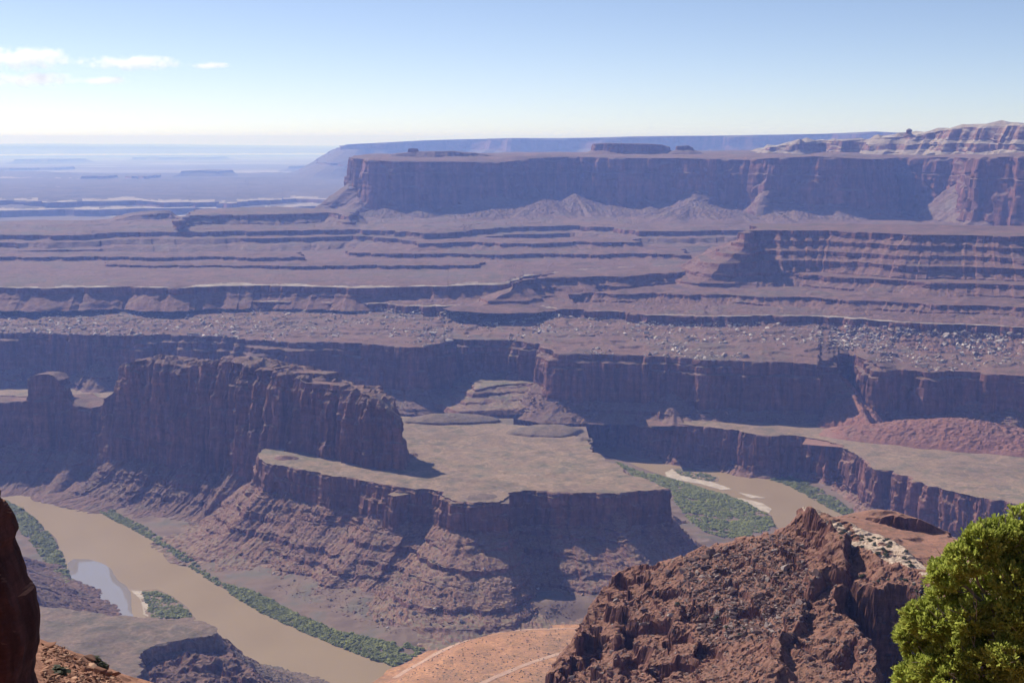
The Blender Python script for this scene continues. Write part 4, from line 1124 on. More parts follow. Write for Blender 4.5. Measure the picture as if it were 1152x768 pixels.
# steps cut below the crest line (towers beside the platform) facing lower left
tow = sdf_poly(gdl([(899, 570, 541), (925, 577, 533), (950, 606, 515), (955, 640, 500), (950, 660, 482), (930, 664, 484), (915, 690, 472), (900, 690, 478), (912, 655, 496), (926, 640, 505), (920, 612, 520), (905, 590, 535)]), bx + wx_ * .7, by + wy_ * .7)
hz = hz + 7.5 * sstep(1.2, -1.2, tow) * (1 - pf)
fins_ = sdf_poly(gdl([(900, 676, 478), (914, 690, 470), (890, 740, 440), (872, 790, 405), (852, 790, 408), (868, 745, 440), (884, 700, 468)]), bx + wx_ * 1.2, by + wy_ * 1.2)
hz = hz + 6.5 * sstep(1.3, -1.3, fins_) * (0.6 + .4 * noise(bx / 5, by / 5, seed=310))
# shaded recesses where beds have broken away
for pk, dep_ in (([(694, 648), (724, 645), (727, 662), (700, 668)], 6), ([(705, 668), (735, 664), (738, 680), (708, 686)], 4), ([(702, 696), (752, 692), (754, 714), (705, 724)], 8), ([(742, 664), (768, 662), (768, 676), (744, 680)], 4),
                 ([(764, 678), (802, 684), (800, 698), (768, 696)], 4.5), ([(748, 710), (778, 708), (778, 724), (752, 728)], 5), ([(784, 720), (812, 722), (812, 742), (788, 746)], 5), ([(732, 746), (786, 742), (790, 768), (736, 772)], 6),
                 ([(828, 684), (862, 682), (862, 698), (832, 702)], 4.5), ([(700, 735), (728, 730), (728, 760), (702, 764)], 6), ([(806, 640), (834, 636), (834, 650), (808, 654)], 3), ([(660, 715), (690, 706), (692, 735), (664, 745)], 7)):
    pts_ = [h[0] for h in (cast_f(a, b, f_up) for a, b in pk)]
    pw = np.array(pts_)
    sdp = sdf_poly(pw, bx + wx_ * .6, by + wy_ * .6)
    y0_, y1_ = pw[:, 1].min() - 1, pw[:, 1].max() + 1
    hz = hz - dep_ * sstep(.8, -.4, sdp) * np.clip((by - y0_) / (y1_ - y0_), 0, 1) ** .6
hz = hz + .35 * fbm(bx / 2.2, by / 2.2, oct=3, seed=311) + .5 * np.clip(noise(bx / 1.9, by / 1.9, seed=312), 0, 1)
# the left crag: ribs and clefts running down its broken front
crag = sdf_poly(gdl([(600, 800, 492), (610, 762, 510), (650, 704, 542), (680, 652, 574), (700, 636, 584), (742, 640, 566), (735, 668, 545), (722, 700, 520), (708, 735, 500), (690, 800, 455)]), bx + wx_ * 1.5, by + wy_ * 1.5)
cm_ = sstep(5, -6, crag)
hz = hz - cm_ * 13 * np.clip(ridged(bx / 10 + by / 26, by / 30 - bx / 60, oct=2, seed=331) - .30, 0, 1)
hz = hz * (1 - .8 * cm_) + .8 * cm_ * ledges(hz, bx, by, 7.5, .04, 5.0, 332)
# broken blocks everywhere: stepped cell heights
for sc_, am_, sd__ in ((5.2, .75, 341), (2.3, .36, 342), (1.1, .18, 343)):
    bl = noise(bx / sc_, by / sc_, seed=sd__) + .5 * noise(bx / sc_ * 2.1, by / sc_ * 2.1, seed=sd__ + 40)
    hz = hz + am_ * (1 - .7 * pf) * (sstep(.22, .36, bl) + .6 * sstep(-.42, -.3, bl) - .6)
# the sides: cliff, then talus
out = np.maximum(sd_b, 0)
drop = np.minimum(out * 5.5, 42 + 10 * noise(bx / 30, by / 30, seed=313)) + out * .55
hz = hz - drop
hz = np.maximum(hz, 330 + 20 * noise(bx / 40, by / 40, seed=314))
# skyline of the butte against the river and the shelf
SKY_T = np.array([(560, 790), (612, 766), (632, 735), (650, 704), (666, 676), (682, 652), (697, 639), (745, 632), (770, 622), (806, 609), (850, 601), (884, 594), (895, 580), (900, 569), (905, 566.5), (912, 568), (925, 573), (940, 580), (990, 600), (1016, 613), (1040, 635), (1070, 646), (1300, 650)], float)
pxv = W0 / 2 + F * bx / (by * CP - (hz - CAMZ) * SP)
pyt = np.interp(pxv, SKY_T[:, 0], SKY_T[:, 1]) + 2.0 + 3.0 * fbm(pxv / 11, by / 40, oct=3, seed=351) + 3.0 * (sstep(-.1, .1, noise(pxv / 7, by / 60, seed=352)) - .5) * (pxv < 890)
dt = ray(pxv, pyt); zmax = CAMZ + dt[..., 2] / dt[..., 1] * by
hz = np.where(hz > zmax, zmax + (hz - zmax) * .06, hz)
VX = np.stack([bx, by, hz], -1)
# craggy sideways push on the steep faces
gxg, gyg = np.gradient(hz, st_)
gl = np.hypot(gxg, gyg) + 1e-6
stp = sstep(.9, 2.2, gl)
push = stp * (1.5 * fbm(bx / 5, by / 5, hz / 3.0, oct=3, seed=315) + 1.2 * noise(bx / 9, by / 9, hz / 2.1, seed=316))
VX[..., 0] -= gxg / gl * push; VX[..., 1] -= gyg / gl * push
VX[..., 2] += (1 - stp) * 0
ii = np.arange(bx.size).reshape(bx.shape)
qb = np.stack([ii[:-1, :-1], ii[1:, :-1], ii[1:, 1:], ii[:-1, 1:]], -1).reshape(-1, 4)
cq = (hz[:-1, :-1] > 336).reshape(-1)
qb = qb[cq]
pm = (pf[:-1, :-1] > .5).reshape(-1)[cq] & (fbm(bx[:-1, :-1] / 7, by[:-1, :-1] / 7, oct=3, seed=318).reshape(-1)[cq] > -.22)
butte = obj('near_butte', mesh_np('near_butte', VX.reshape(-1, 3), qb[~pm], None, [M_butte]))
thing(butte, 'craggy red butte with a pale slab top, nearest landform at lower right', 'butte')
used_ = np.unique(qb[pm]); remap_ = np.full(bx.size, -1); remap_[used_] = np.arange(len(used_))
slab = obj('slab_top', mesh_np('slab_top', VX.reshape(-1, 3)[used_], remap_[qb[pm]], None, [M_slab]), butte)
slab['label'] = 'pale cracked slabs on top of the butte'
reg_bvh(VX.reshape(-1, 3), qb)
BV_BUTTE = BVHS[-1]

# shelf behind the butte, with its knob
sx_, sy_ = np.meshgrid(np.arange(60, 420, 1.6), np.arange(520, 800, 1.6), indexing='ij')
shelf_poly = gdl([(880, 640, 560), (925, 577, 640), (945, 579, 730), (960, 575, 745), (985, 571, 745), (1010, 573, 742), (1035, 580, 738), (1062, 594, 715), (1075, 605, 690), (1200, 640, 640), (1200, 700, 520)])
s_s = sdf_poly(shelf_poly, sx_ + 6 * fbm(sx_ / 16, sy_ / 16, oct=3, seed=321), sy_ + 6 * fbm(sx_ / 16, sy_ / 16, oct=3, seed=322))
sh = tps_fit(gdl([(945, 582, 730), (1000, 588, 720), (1060, 600, 705), (1020, 612, 660), (1050, 640, 610), (930, 590, 650), (1150, 640, 620), (1100, 620, 660)]), .1)(sx_, sy_)
kn = gd(985, 582, 735); r_k = np.hypot((sx_ - kn[0]) / 26, (sy_ - kn[1]) / 20)
sh = sh + 8 * np.clip(1 - r_k, 0, 1) ** .7
kn2 = gd(1040, 592, 715); r_k = np.hypot((sx_ - kn2[0]) / 26, (sy_ - kn2[1]) / 7) + .25 * fbm(sx_ / 10, sy_ / 10, seed=326)
sh = sh + 6 * sstep(.1, .25, 1 - r_k)
sh = sh + 2.0 * fbm(sx_ / 22, sy_ / 22, oct=4, seed=323) + .6 * fbm(sx_ / 5, sy_ / 5, oct=3, seed=324)
sh = sh * .4 + .6 * ledges(sh, sx_, sy_, 3.2, .2, 2.2, 325)
T2 = np.array([(880, 606), (905, 596), (925, 579), (945, 580), (960, 576.5), (985, 572), (1008, 574), (1035, 583), (1062, 597), (1090, 606), (1300, 612)], float)
pxs = W0 / 2 + F * sx_ / (sy_ * CP - (sh - CAMZ) * SP); pyt = np.interp(pxs, T2[:, 0], T2[:, 1]) + 1.0
dt = ray(pxs, pyt); zm = CAMZ + dt[..., 2] / dt[..., 1] * sy_
sh = np.minimum(sh, zm + .15 * np.maximum(sh - zm, 0))
so = np.maximum(s_s, 0); sh = sh - np.minimum(so * 4, 45) - so * .6
ii = np.arange(sx_.size).reshape(sx_.shape)
qs_ = np.stack([ii[:-1, :-1], ii[1:, :-1], ii[1:, 1:], ii[:-1, 1:]], -1).reshape(-1, 4)
qs_ = qs_[(s_s[:-1, :-1] < 60).reshape(-1)]
vs_ = np.stack([sx_, sy_, sh], -1).reshape(-1, 3)
o = obj('red_shelf', mesh_np('red_shelf', vs_, qs_, None, [M_butte]))
thing(o, 'sloping red-brown shelf with a rounded knob, behind the pale slabs of the near butte', 'rock shelf')
reg_bvh(vs_, qs_); BV_SHELF = BVHS[-1]

# ================================================================== ROCKS, PLANTS, SMALL THINGS
import bmesh


def rock_geo(seed, flat=0.7, n=15):
    r = np.random.default_rng(seed)
    bm = bmesh.new()
    pts = r.uniform(-1, 1, (n, 3)); pts /= np.maximum(1.0, np.linalg.norm(pts, axis=1, keepdims=True) * .85)
    pts *= np.array([1, r.uniform(.6, .95), flat * r.uniform(.7, 1.1)])
    vs = [bm.verts.new(p) for p in pts]
    g = bmesh.ops.convex_hull(bm, input=vs)
    for v in [v for v in bm.verts if not v.link_faces]: bm.verts.remove(v)
    bmesh.ops.bevel(bm, geom=bm.edges[:], offset=.05, segments=1, affect='EDGES')
    bmesh.ops.triangulate(bm, faces=bm.faces[:])
    v = np.array([list(q.co) for q in bm.verts]); bm.verts.index_update()
    t = np.array([[q.index for q in f.verts] for f in bm.faces])
    bm.free()
    return v, t


def rock_geo_low(seed, flat=.7):
    r = np.random.default_rng(seed)
    bm = bmesh.new()
    pts = r.uniform(-1, 1, (9, 3)) * np.array([1, .8, flat])
    vs = [bm.verts.new(p) for p in pts]
    bmesh.ops.convex_hull(bm, input=vs)
    for v in [v for v in bm.verts if not v.link_faces]: bm.verts.remove(v)
    bm.verts.index_update()
    v = np.array([list(q.co) for q in bm.verts]); t = np.array([[q.index for q in f.verts] for f in bm.faces])
    bm.free()
    return v, t


LOW = [rock_geo_low(900 + i, .5 + .1 * (i % 4)) for i in range(12)]


def merge_rocks(name, pos, size, mat, seed=1):
    r = np.random.default_rng(seed)
    vv = []; tt = []; o = 0
    for p, s_ in zip(pos, size):
        v, t = LOW[r.integers(len(LOW))]
        a = r.uniform(0, 6.283); c, s2 = math.cos(a), math.sin(a)
        q = v * s_ * r.uniform(.75, 1.25, 3)
        vv.append(np.column_stack([q[:, 0] * c - q[:, 1] * s2, q[:, 0] * s2 + q[:, 1] * c, q[:, 2]]) + p)
        tt.append(t + o); o += len(v)
    return obj(name, mesh_np(name, np.vstack(vv), None, np.vstack(tt), [mat]))


def island_rock_mat(name, stops):
    m, nt, b = newmat(name); g = NG(nt)
    geo = g.n('ShaderNodeNewGeometry'); oi = g.n('ShaderNodeObjectInfo')
    r = g.math('FRACT', g.math('ADD', geo.outputs['Random Per Island'], oi.outputs['Random']))
    col = g.ramp(r, stops)
    f = g.noise(geo.outputs['Position'], 1.1, 4, .6)
    mo = g.remap(f, .3, .7, .7, 1.3)
    y = g.n('ShaderNodeCombineXYZ')
    for i in range(3): g.link(mo, y.inputs[i])
    g.link(g.mix(1.0, col, y.outputs[0], 'MULTIPLY'), b.inputs['Base Color'])
    return m


M_dark_rocks = island_rock_mat('varnished_rubble', [(0, (.075, .045, .042)), (.45, (.14, .085, .07)), (.8, (.22, .15, .125)), (1, (.30, .24, .21))])
M_pale_rocks = island_rock_mat('pale_rubble', [(0, (.15, .105, .085)), (.4, (.30, .23, .195)), (1, (.55, .47, .42))])
M_red_rocks = island_rock_mat('red_rubble', [(0, (.13, .07, .053)), (.6, (.20, .112, .082)), (1, (.27, .175, .135))])
M_rim_rocks = island_rock_mat('rim_rubble', [(0, (.18, .085, .055)), (.6, (.32, .16, .10)), (1, (.42, .26, .17))])


def cast(px, py, bvhs):
    d = ray(px, py); d = Vector(d / np.linalg.norm(d)); best = None
    for bv in bvhs:
        h = bv.ray_cast(Vector((0, 0, CAMZ)), d)
        if h[0] is not None and (best is None or h[3] < best[3]): best = h
    return best


def poly_px_samples(poly, n, seed):
    r = np.random.default_rng(seed); poly = np.array(poly, float)
    lo, hi = poly.min(0), poly.max(0); out = []
    while len(out) < n:
        x = r.uniform(lo[0], hi[0], 400); y = r.uniform(lo[1], hi[1], 400)
        k = inside(poly, x, y)
        out += list(zip(x[k], y[k]))
    return out[:n]


# boulders on the near butte: the larger ones each by itself, the gravelly rest as one rubble cover
RM = []
for i in range(9):
    v, t = rock_geo(400 + i, .55 + .08 * (i % 4))
    RM.append(mesh_np('boulder', v, None, t, [M_dark_rocks]))
slope_poly = [(640, 768), (665, 700), (705, 645), (745, 632), (806, 612), (884, 598), (905, 615), (925, 655), (905, 690), (885, 735), (860, 768)]
dense_poly = [(770, 625), (884, 600), (915, 640), (905, 690), (860, 720), (800, 725), (765, 680)]
rr_ = np.random.default_rng(55); k_ = 0
for (x, y) in poly_px_samples(dense_poly, 215, 1) + poly_px_samples(slope_poly, 80, 2):
    h = cast(x, y, [BV_BUTTE])
    if h is None or h[1].z < .45: continue
    s_ = float(np.clip(rr_.lognormal(.18, .45), .7, 3.2)) * .9
    o = obj('boulder', RM[k_ % 9]); k_ += 1
    o.location = h[0] + Vector((0, 0, s_ * .12)); o.scale = (s_, s_ * rr_.uniform(.7, 1), s_ * rr_.uniform(.7, 1))
    o.rotation_euler = (rr_.uniform(-.5, .5), rr_.uniform(-.5, .5), rr_.uniform(0, 6.28))
    thing(o, 'dark angular boulder lying loose on the left slope of the near red butte', 'boulder', 'boulders strewn on the near butte')
pos = []; siz = []
for (x, y) in poly_px_samples(dense_poly, 4200, 3) + poly_px_samples(slope_poly, 2200, 4) + poly_px_samples([(930, 650), (1050, 650), (1080, 700), (1000, 768), (900, 768), (900, 700)], 900, 5):
    h = cast(x, y, [BV_BUTTE])
    if h is None or h[1].z < .35: continue
    pos.append(np.array(h[0])); siz.append(float(np.clip(rr_.lognormal(-.85, .5), .18, 1.3)))
stuff(merge_rocks('rubble', pos, siz, M_dark_rocks, 6), 'dark gravelly rubble covering the slopes of the near red butte', 'rubble')

# desert shrubs on the butte top and shelf
def bush_geo(n, size, flat, seed, leaf=.28):
    r = np.random.default_rng(seed)
    d = r.normal(size=(n, 3)); d /= np.linalg.norm(d, axis=1, keepdims=True)
    d[:, 2] = np.abs(d[:, 2]) * flat
    c = d * (r.uniform(.45, 1.0, (n, 1))) * size
    nn = d * .7 + np.array([0, 0, .9]) + r.normal(size=(n, 3)) * .35
    a = np.cross(nn, r.normal(size=(n, 3))); a /= np.linalg.norm(a, axis=1, keepdims=True)
    b = np.cross(nn, a); b /= np.linalg.norm(b, axis=1, keepdims=True) + 1e-9
    l = leaf * size * r.uniform(.7, 1.3, (n, 1))
    v = np.stack([c - a * l - b * l * .6, c + a * l - b * l * .6, c + a * l + b * l * .6, c - a * l + b * l * .6], 1).reshape(-1, 3)
    return v, np.arange(n * 4).reshape(n, 4)


SH = [mesh_np('desert_shrub', *bush_geo(70, 1.0, .8, 60 + i), None, [M_shrub]) for i in range(4)]
for i, (x, y) in enumerate(poly_px_samples([(935, 580), (985, 600), (1018, 616), (1036, 640), (1010, 632), (960, 614), (930, 600)], 34, 7) + poly_px_samples([(760, 660), (860, 640), (880, 740), (760, 760)], 16, 8)
                           + poly_px_samples([(940, 640), (1040, 655), (1040, 668), (960, 655)], 12, 9)):
    h = cast(x, y, [BV_BUTTE])
    if h is None or h[1].z < .5: continue
    o = obj('desert_shrub', SH[i % 4]); s_ = rr_.uniform(.55, 1.15); o.location = h[0]; o.scale = (s_, s_, s_ * .9); o.rotation_euler = (0, 0, rr_.uniform(0, 6))
    thing(o, 'small dark desert shrub growing on the near red butte', 'shrub', 'shrubs on the near butte')

# pale blocks fallen on the peninsula slope
PBM = []
for i in range(5):
    v, t = rock_geo(500 + i, .8, 11)
    PBM.append(mesh_np('fallen_block', v, None, t, [M_boulder]))
for i, (x, y, r_) in enumerate([(443, 681, 3), (451, 690, 4), (466, 690, 4.4), (462, 677, 3), (489, 685, 3.4), (519, 699, 4), (526, 705, 3), (488, 632, 3.2), (494, 635, 2.6), (308, 645, 3), (372, 675, 3), (511, 676, 3.2), (424, 698, 2.6),
                                (430, 696, 3), (436, 706, 2.6), (331, 653, 2.6), (441, 649, 2.8), (545, 640, 3), (575, 655, 2.6), (605, 662, 2.6)]):
    h = cast(x, y, BVHS[:-2])
    if h is None: continue
    o = obj('fallen_block', PBM[i % 5]); o.location = h[0] + Vector((0, 0, r_ * .25)); o.scale = (r_, r_, r_); o.rotation_euler = (.2 * i % .5, .1, i * 1.3)
    thing(o, 'pale block of fallen rock resting on the lower slope of the peninsula', 'boulder', 'pale blocks on the peninsula slope')


# scree and boulder fields, far too many to count
def field(name, inf, n, lo, hi, amin, amax, zlo, zhi, mat, lab, seed, clump=40, thr=-.1, pxr=(-50, 1200)):
    V = inf['V'].reshape(-1, 3); A = inf['ang'].reshape(-1)
    px = W0 / 2 + F * V[:, 0] / V[:, 1]
    ok = (A > amin) & (A < amax) & (V[:, 2] > zlo) & (V[:, 2] < zhi) & (px > pxr[0]) & (px < pxr[1])
    ok &= fbm(V[:, 0] / clump, V[:, 1] / clump, oct=3, seed=seed) > thr
    idx_ = np.flatnonzero(ok); r = np.random.default_rng(seed)
    idx_ = r.choice(idx_, min(n, len(idx_)), replace=False)
    size = np.clip(r.lognormal(np.log(lo), .5, len(idx_)), lo * .5, hi)
    o = merge_rocks(name, V[idx_] + np.column_stack([r.normal(0, 1, (len(idx_), 2)) * lo, size * .15]), size, mat, seed)
    stuff(o, lab, 'rubble')


field('boulder_field', inf_b, 5000, 3.0, 9, 10, 52, 183, 216, M_pale_rocks, 'pale boulders littering the long slope under the white-edged bench', 71, 70, -.12)
cw = inf_w['cap']; rw_ = np.hypot(cw[:, 0], cw[:, 1])
pxw = W0 / 2 + F * cw[:, 0] / cw[:, 1]
okw = (pxw > -40) & (pxw < 1200) & (fbm(cw[:, 0] / 80, cw[:, 1] / 80, oct=3, seed=78) + (rw_ - 2800) / 900 > -.02)
iw = rr_.choice(np.flatnonzero(okw), 6500, replace=False)
sw = np.clip(rr_.lognormal(.95, .5, len(iw)), 1, 8)
stuff(merge_rocks('bench_boulders', cw[iw] + np.column_stack([rr_.normal(0, 3, (len(iw), 2)), sw * .1]), sw, M_pale_rocks, 79), 'boulders scattered over the bench above the tall shadowed wall', 'rubble')
field('wall_scree', inf_w, 2600, 1.8, 5, 15, 50, 70, 150, M_red_rocks, 'red scree at the foot of the tall shadowed wall', 72)
field('peninsula_scree', inf_p, 6500, 1.1, 4.2, 14, 50, 4, 105, M_red_rocks, 'reddish scree covering the slopes of the peninsula', 73, 25)
field('fin_scree', inf_f, 3500, 1.2, 4.0, 14, 50, 4, 95, M_red_rocks, 'reddish scree on the slope below the long fin', 74, 25)
field('bench_scree', inf_r, 2500, 1.0, 3.0, 14, 60, 0, 40, M_red_rocks, 'scree below the ribbed cliff of the river bench', 75, 25)
field('ledge_scree', inf_g, 2200, .5, 2.0, 10, 60, 5, 90, M_red_rocks, 'broken stones below the grey bench at the lower left', 76, 15)


pos = []; siz = []
for (x, y) in poly_px_samples([(300, 660), (380, 690), (440, 712), (500, 705), (560, 696), (645, 694), (650, 640), (560, 620), (420, 640)], 2600, 16):
    h = cast(x, y, [BVHS[0], BVHS[2]])
    if h is not None and h[0].z < 45: pos.append(np.array(h[0])); siz.append(float(np.clip(rr_.lognormal(.05, .5), .6, 3.6)))
stuff(merge_rocks('foot_rubble', pos, siz, M_red_rocks, 17), 'loose stones on the grey foot slope of the peninsula', 'rubble')


# ---- green thickets along the river
def thicket(name, polys, n_each, r0, r1, mat, lab, seed, z=2.0, leafn=46):
    r = np.random.default_rng(seed); allv = []; cnt = 0
    for poly, n in zip(polys, n_each):
        w = gpl(poly, z)[:, :2]; lo, hi = w.min(0), w.max(0); pts = []
        while len(pts) < n:
            x = r.uniform(lo[0], hi[0], 600); y = r.uniform(lo[1], hi[1], 600)
            k = inside(w, x, y) & (fbm(x / 22, y / 22, oct=3, seed=seed) > -.42)
            pts += list(zip(x[k], y[k]))
        for (x, y) in pts[:n]:
            zg = max([h[0].z for h in (bv.ray_cast(Vector((x, y, 70)), Vector((0, 0, -1))) for bv in GB) if h[0] is not None] or [z])
            if zg > 45: continue
            zg = max(zg, .3)
            s_ = r.uniform(r0, r1) * (1 + .35 * noise(np.array([x / 14]), np.array([y / 14]), seed=seed)[0])
            v, _ = BUSH[r.integers(len(BUSH))]
            a = r.uniform(0, 6.28); c, q = math.cos(a), math.sin(a)
            vv = v * np.array([s_, s_, s_ * r.uniform(.75, 1.2)])
            allv.append(np.column_stack([vv[:, 0] * c - vv[:, 1] * q + x, vv[:, 0] * q + vv[:, 1] * c + y, vv[:, 2] + zg - .4]))
            cnt += len(v)
    V = np.vstack(allv)
    o = obj(name, mesh_np(name, V, np.arange(len(V)).reshape(-1, 4), None, [mat]))
    stuff(o, lab, 'thicket')
    return o


GB = [BVHS[0], BVHS[2]]
BUSH = [bush_geo(52, 1.0, 1.0, 80 + i, .27) for i in range(6)]
thicket('riverside_thicket', [[(2, 562), (24, 570), (42, 585), (60, 606), (72, 632), (78, 648), (72, 655), (58, 640), (40, 618), (18, 592), (2, 580)], [(66, 650), (80, 652), (92, 672), (108, 687), (100, 690), (84, 682), (72, 668)]], [1100, 260], 2.2, 4.2, M_thick,
        'green thicket along the near left bank of the brown river', 91)
thicket('riverside_thicket', [[(62, 549), (84, 553), (110, 566), (140, 582), (165, 594), (182, 606), (176, 609), (150, 594), (118, 578), (88, 560)], [(178, 606), (215, 630), (250, 655), (247, 658), (210, 634), (175, 610)]], [620, 170], 1.8, 3.4, M_thick,
        'thin green fringe between the river and the slope below the long fin', 92)
thicket('riverside_thicket', [[(248, 655), (275, 662), (305, 676), (340, 694), (380, 711), (425, 722), (468, 727), (478, 730), (466, 738), (445, 748), (412, 737), (375, 722), (335, 706), (295, 687), (262, 668)]], [1900], 2.0, 4.0, M_thick,
        'dense dark green thicket along the far bank at the foot of the peninsula', 93)
thicket('island_thicket', [[(160, 665), (176, 664), (192, 671), (206, 681), (216, 692), (212, 694), (172, 694), (166, 680)]], [520], 1.8, 3.4, M_thick, 'rounded green thicket on the small sandy island in the river', 94)
thicket('bend_thicket', [[(690, 518), (715, 530), (745, 536), (775, 544), (820, 558), (850, 570), (868, 582), (872, 592), (850, 602), (815, 609), (790, 606), (772, 590), (758, 568), (742, 550), (715, 540)]], [3600], 1.8, 3.6, M_thick2,
        'broad bright green thicket filling the inside of the right river bend', 95)
thicket('riverside_thicket', [[(690, 501), (725, 505), (770, 511), (810, 517), (862, 526), (905, 542), (938, 560), (966, 579), (958, 582), (925, 566), (890, 546), (850, 533), (800, 524), (745, 514), (700, 505)]], [1700], 2.0, 4.2, M_thick,
        'green fringe along the outer bank of the right river bend, under the ribbed cliff', 96)
thicket('sandbar_thicket', [[(757, 526), (775, 526), (805, 536), (803, 540), (785, 538), (765, 533)]], [240], 1.6, 3.0, M_thick, 'small dark green thicket on the sandbar in the right river bend', 97)


# sandbars
def sandbar(nm, poly, lab, seed, z=.35, dome=.5):
    o = flat_patch(nm, poly, z, M_sand, step=3, dome=dome, ragged=2.5, seed=seed)
    thing(o, lab, 'sandbar')


sandbar('sandbar', [(748, 531), (756, 527), (775, 534), (800, 541), (824, 550), (812, 551), (788, 544), (764, 540), (750, 536)], 'long pale sandbar in front of the small dark thicket in the right river bend', 31)
sandbar('sandbar', [(812, 558), (835, 560), (858, 566), (868, 572), (866, 577), (850, 572), (828, 566), (812, 562)], 'pale sandbar along the edge of the broad bend thicket', 32)
sandbar('sandbar', [(828, 553), (850, 557), (862, 560), (846, 560)], 'thin sliver of pale sand in midstream in the right river bend', 33)
sandbar('sandbar', [(148, 664), (160, 664), (168, 682), (170, 695), (160, 690), (160, 676)], 'pale sand rim on the left side of the small green island', 34)
isl = flat_patch('island_ground', [(156, 664), (176, 662), (196, 671), (210, 682), (220, 696), (166, 700), (162, 684)], .3, M_penin, step=3, dome=1.0, ragged=1.5, seed=35)
structure(isl)
isl = flat_patch('sandbar_ground', [(752, 527), (775, 524), (808, 536), (808, 541), (785, 541), (760, 534)], .3, M_penin, step=3, dome=1.0, ragged=1.5, seed=36)
structure(isl)

# scattered dark shrubs on the orange flat
BV_FLAT = [b for b in BVHS]
pos = []
for (x, y) in poly_px_samples([(440, 764), (480, 738), (540, 712), (640, 705), (640, 768)], 420, 12):
    h = cast(x, y, BVHS[:-2])
    if h is not None and h[0].z < 30: pos.append(np.array(h[0]))
vv = []
for p in pos:
    v, _ = BUSH[rr_.integers(6)]; vv.append(v[:120] * rr_.uniform(.5, 1.1) + p)
V = np.vstack(vv)
o = obj('scrub', mesh_np('scrub', V, np.arange(len(V)).reshape(-1, 4), None, [M_shrub]))
stuff(o, 'low dark scrub dotted over the orange flat', 'scrub')

# ================================================================== THE RIM WE STAND ON
# rim ground below the lens: a shelf carrying the juniper, falling away in front
gx, gy = np.meshgrid(np.arange(-20, 20, .35), np.arange(-12, 17, .35), indexing='ij')
edge = 13.2 + 1.5 * fbm(gx / 4, gx * 0, oct=3, seed=401) + .06 * gx
gz = 598.3 - .32 * np.clip(gy, 0, 20) - .35 * np.clip(gy - 5, 0, 20) + .35 * fbm(gx / 3, gy / 3, oct=4, seed=402)
gz = gz - np.clip(gy - edge, 0, 3) * 6
ii = np.arange(gx.size).reshape(gx.shape)
o = obj('rim_ground', mesh_np('rim_ground', np.stack([gx, gy, gz], -1).reshape(-1, 3), np.stack([ii[:-1, :-1], ii[1:, :-1], ii[1:, 1:], ii[:-1, 1:]], -1).reshape(-1, 4), None, [M_near]))
structure(o)


# dark rock pillar at the left edge of the frame
edge_px = [(538, -3), (548, 1), (556, 4), (566, 6), (580, 9), (590, 14), (598, 19), (606, 21), (614, 18), (624, 20), (636, 25), (650, 31), (664, 36), (678, 41), (692, 45), (706, 47.5), (722, 47), (738, 47), (754, 46), (772, 45), (800, 48), (860, 52), (960, 60)]
D_PIL = 17.0
nz = 150; na = 90
pys = np.linspace(530, 960, nz); exs = np.interp(pys, [e[0] for e in edge_px], [e[1] for e in edge_px])
V = np.zeros((nz, na, 3)); aa = np.linspace(0, 2 * np.pi, na, endpoint=False)
for i, (py_, ex) in enumerate(zip(pys, exs)):
    t = sstep(528, 600, py_) * .94 + .06
    rx = (1.5 + .003 * (py_ - 530)) * t; ry = .9 * t
    e = gd(ex, py_, D_PIL + ry)
    sq = np.sign(np.cos(aa)) * np.abs(np.cos(aa)) ** .6; sn_ = np.sign(np.sin(aa)) * np.abs(np.sin(aa)) ** .6
    V[i, :, 0] = e[0] - rx * 1.06 + rx * sq; V[i, :, 1] = e[1] + ry * sn_;  V[i, :, 2] = e[2]
dn = .05 * fbm(V[..., 0] * 1.6, V[..., 1] * 1.6, V[..., 2] * .8, oct=4, seed=411) + .025 * noise(V[..., 0] * 5, V[..., 1] * 5, V[..., 2] * 6, seed=412)
dn += .035 * (sstep(-.08, .08, noise(V[..., 0] * 1.2, V[..., 1] * 1.2, V[..., 2] * 1.1, seed=415)) - .5) + .03 * (sstep(-.08, .08, noise(V[..., 0] * 3, V[..., 1] * 3, V[..., 2] * 2.4, seed=416)) - .5)
dn -= .06 * np.clip(ridged(V[..., 0] * .9, V[..., 1] * .9, V[..., 2] * .2, oct=2, seed=413) - .5, 0, 1)
V[..., 0] += dn * np.cos(aa); V[..., 1] += dn * np.sin(aa); V[..., 2] += .03 * noise(V[..., 0] * 4, V[..., 1] * 4, V[..., 2] * 4, seed=414)
ii = np.arange(nz * na).reshape(nz, na)
q = np.stack([ii[:-1], ii[1:], np.roll(ii[1:], -1, 1), np.roll(ii[:-1], -1, 1)], -1).reshape(-1, 4)
tt = np.array([[ii[0, 0], ii[0, k], ii[0, k + 1]] for k in range(1, na - 1)])
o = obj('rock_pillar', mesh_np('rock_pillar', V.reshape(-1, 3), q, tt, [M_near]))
thing(o, 'dark shaded rock pillar cut off by the left edge of the frame', 'rock pillar')

